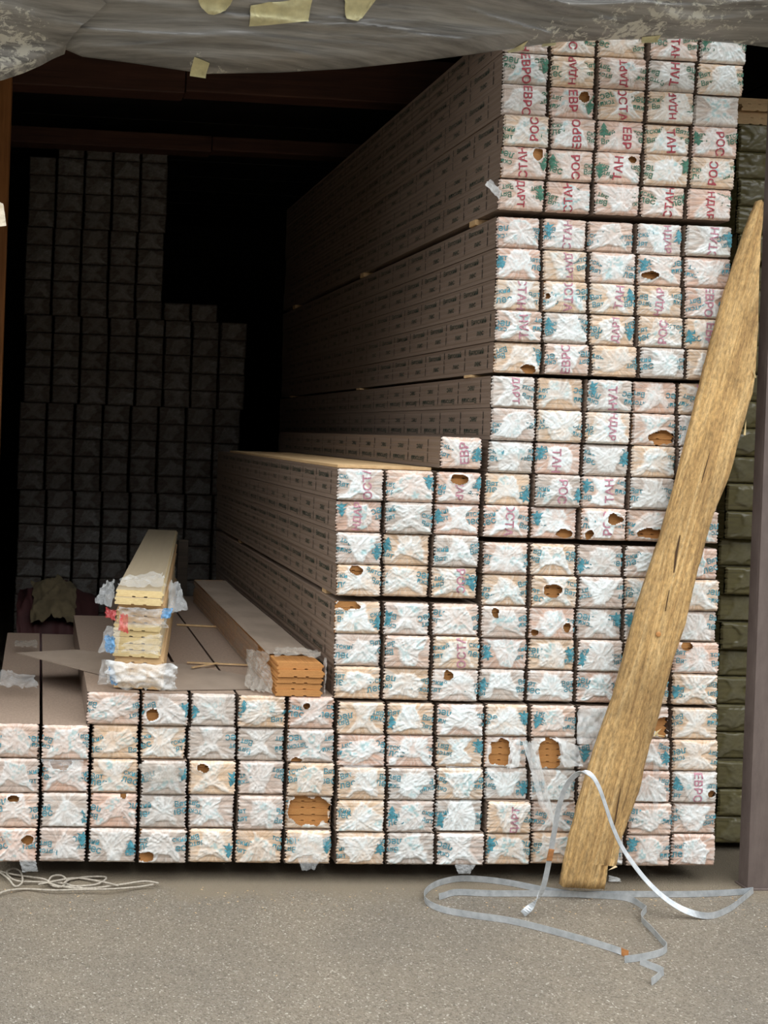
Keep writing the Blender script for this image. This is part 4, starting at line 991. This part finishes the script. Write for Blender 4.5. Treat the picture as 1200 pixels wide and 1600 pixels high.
# folded corner on the left, in front of the main sheet
cl = [(-60, 105), (-20, 92), (0, 87), (36, 73), (64, 60), (84, 48), (104, 38)]
cu_ = [(-60, -80), (-10, -80), (40, -80), (85, -75), (130, -45), (155, -10), (167, -2)]
Lc, Uc_ = resample(cl, 31), resample(cu_, 31); CV = []
for i in range(31):
    for j in range(25):
        f = j/24; q = Lc[i]*(1-f)+Uc_[i]*f; p = at(q[0], q[1], TY-0.10)
        sX = i/30.0
        yy = float(tarp_y(np.array(p[0]), np.array(p[2])))-0.012-0.055*math.sin(math.pi*min(1, 0.12+f))**0.5*(1-sX**3)-0.012*float(ridge(vnoise(p[0]*5+p[2]*4, p[2]*4-p[0]*6, 31)))
        if j == 0: yy += 0.05
        CV.append((p[0], yy, p[2]))
obj('folded_corner', mesh_np('folded_corner', np.array(CV)-torg, grid_faces(30, 24)[:, ::-1], M_TARP, None, True), tarp)
def patch(poly, name='painted_mark'):
    w_ = [at(x, y, TY-0.05) for x, y in poly]; v2 = np.array([(p[0], p[2]) for p in w_])
    bmp = bmesh.new(); vs = [bmp.verts.new((p[0], 0, p[1])) for p in v2]; f = bmp.faces.new(vs)
    bmesh.ops.triangulate(bmp, faces=bmp.faces[:]); bmp.verts.ensure_lookup_table(); bmp.verts.index_update()
    t = np.array([[v.index for v in f.verts] for f in bmp.faces]); bmp.free()
    v, t = split_tris(v2, t, 0.012)
    y = tarp_y(v[:, 0], v[:, 1])-0.008
    obj(name, mesh_np(name, np.stack([v[:, 0], y, v[:, 1]], 1)-torg, t, M_CREAM), tarp)
patch([(333+29*math.cos(a), -2+29*math.sin(a)) for a in np.linspace(0, 2*math.pi, 20, endpoint=False)])
patch([(388, 16), (448, 11), (449, -30), (480, -30), (481, 36), (390, 40)])
patch([(525, -18), (592, -18), (587, 0), (566, 28), (559, 33), (541, 31), (531, 5)])
patch([(310, 74), (336, 81), (334, 96), (308, 92)])
patch([(827, 52), (854, 41), (855, 50), (830, 55)])
patch([(883, 45), (885.5, 40), (908, 38), (906, 43)])
patch([(1045, 31), (1073, 30), (1074, 38), (1048, 39)])

# ------------------------------------------------------------------ litter along the threshold
rl = np.random.RandomState(11); LV, LF = [], []
for i in range(260):
    x = rl.uniform(-0.2, 2.4); y = -0.02-abs(rl.normal(0, 0.10)) if rl.rand() < 0.9 else rl.uniform(-0.9, -0.1)
    s = rl.uniform(0.0015, 0.005); a = rl.uniform(0, 3.14); c, sn = math.cos(a)*s, math.sin(a)*s; h = s*0.5
    k = len(LV); q = 0.35
    LV += [(x+c, y+sn, 0.0005), (x-sn*q, y+c*q, 0.0005), (x-c, y-sn, 0.0005), (x+sn*q, y-c*q, 0.0005), (x, y, h)]
    LF += [[k, k+1, k+4], [k+1, k+2, k+4], [k+2, k+3, k+4], [k+3, k, k+4]]
lt = obj('wood_chips', mesh_np('wood_chips', LV, LF, M_PLANK_MID)); tag(lt, 'scattered pale wood chips and crumbs along the shed threshold', 'wood chips', kind='stuff')
film('plastic_film', [on_z(948, 1378, 0.004), on_z(972, 1379, 0.004), on_z(970, 1372, 0.012), on_z(950, 1366, 0.03)], 131, M_FILM_MILKY, 0.008, (14, 12), 0.15, None, 'white film scrap on the ground beside the foot of the slab')
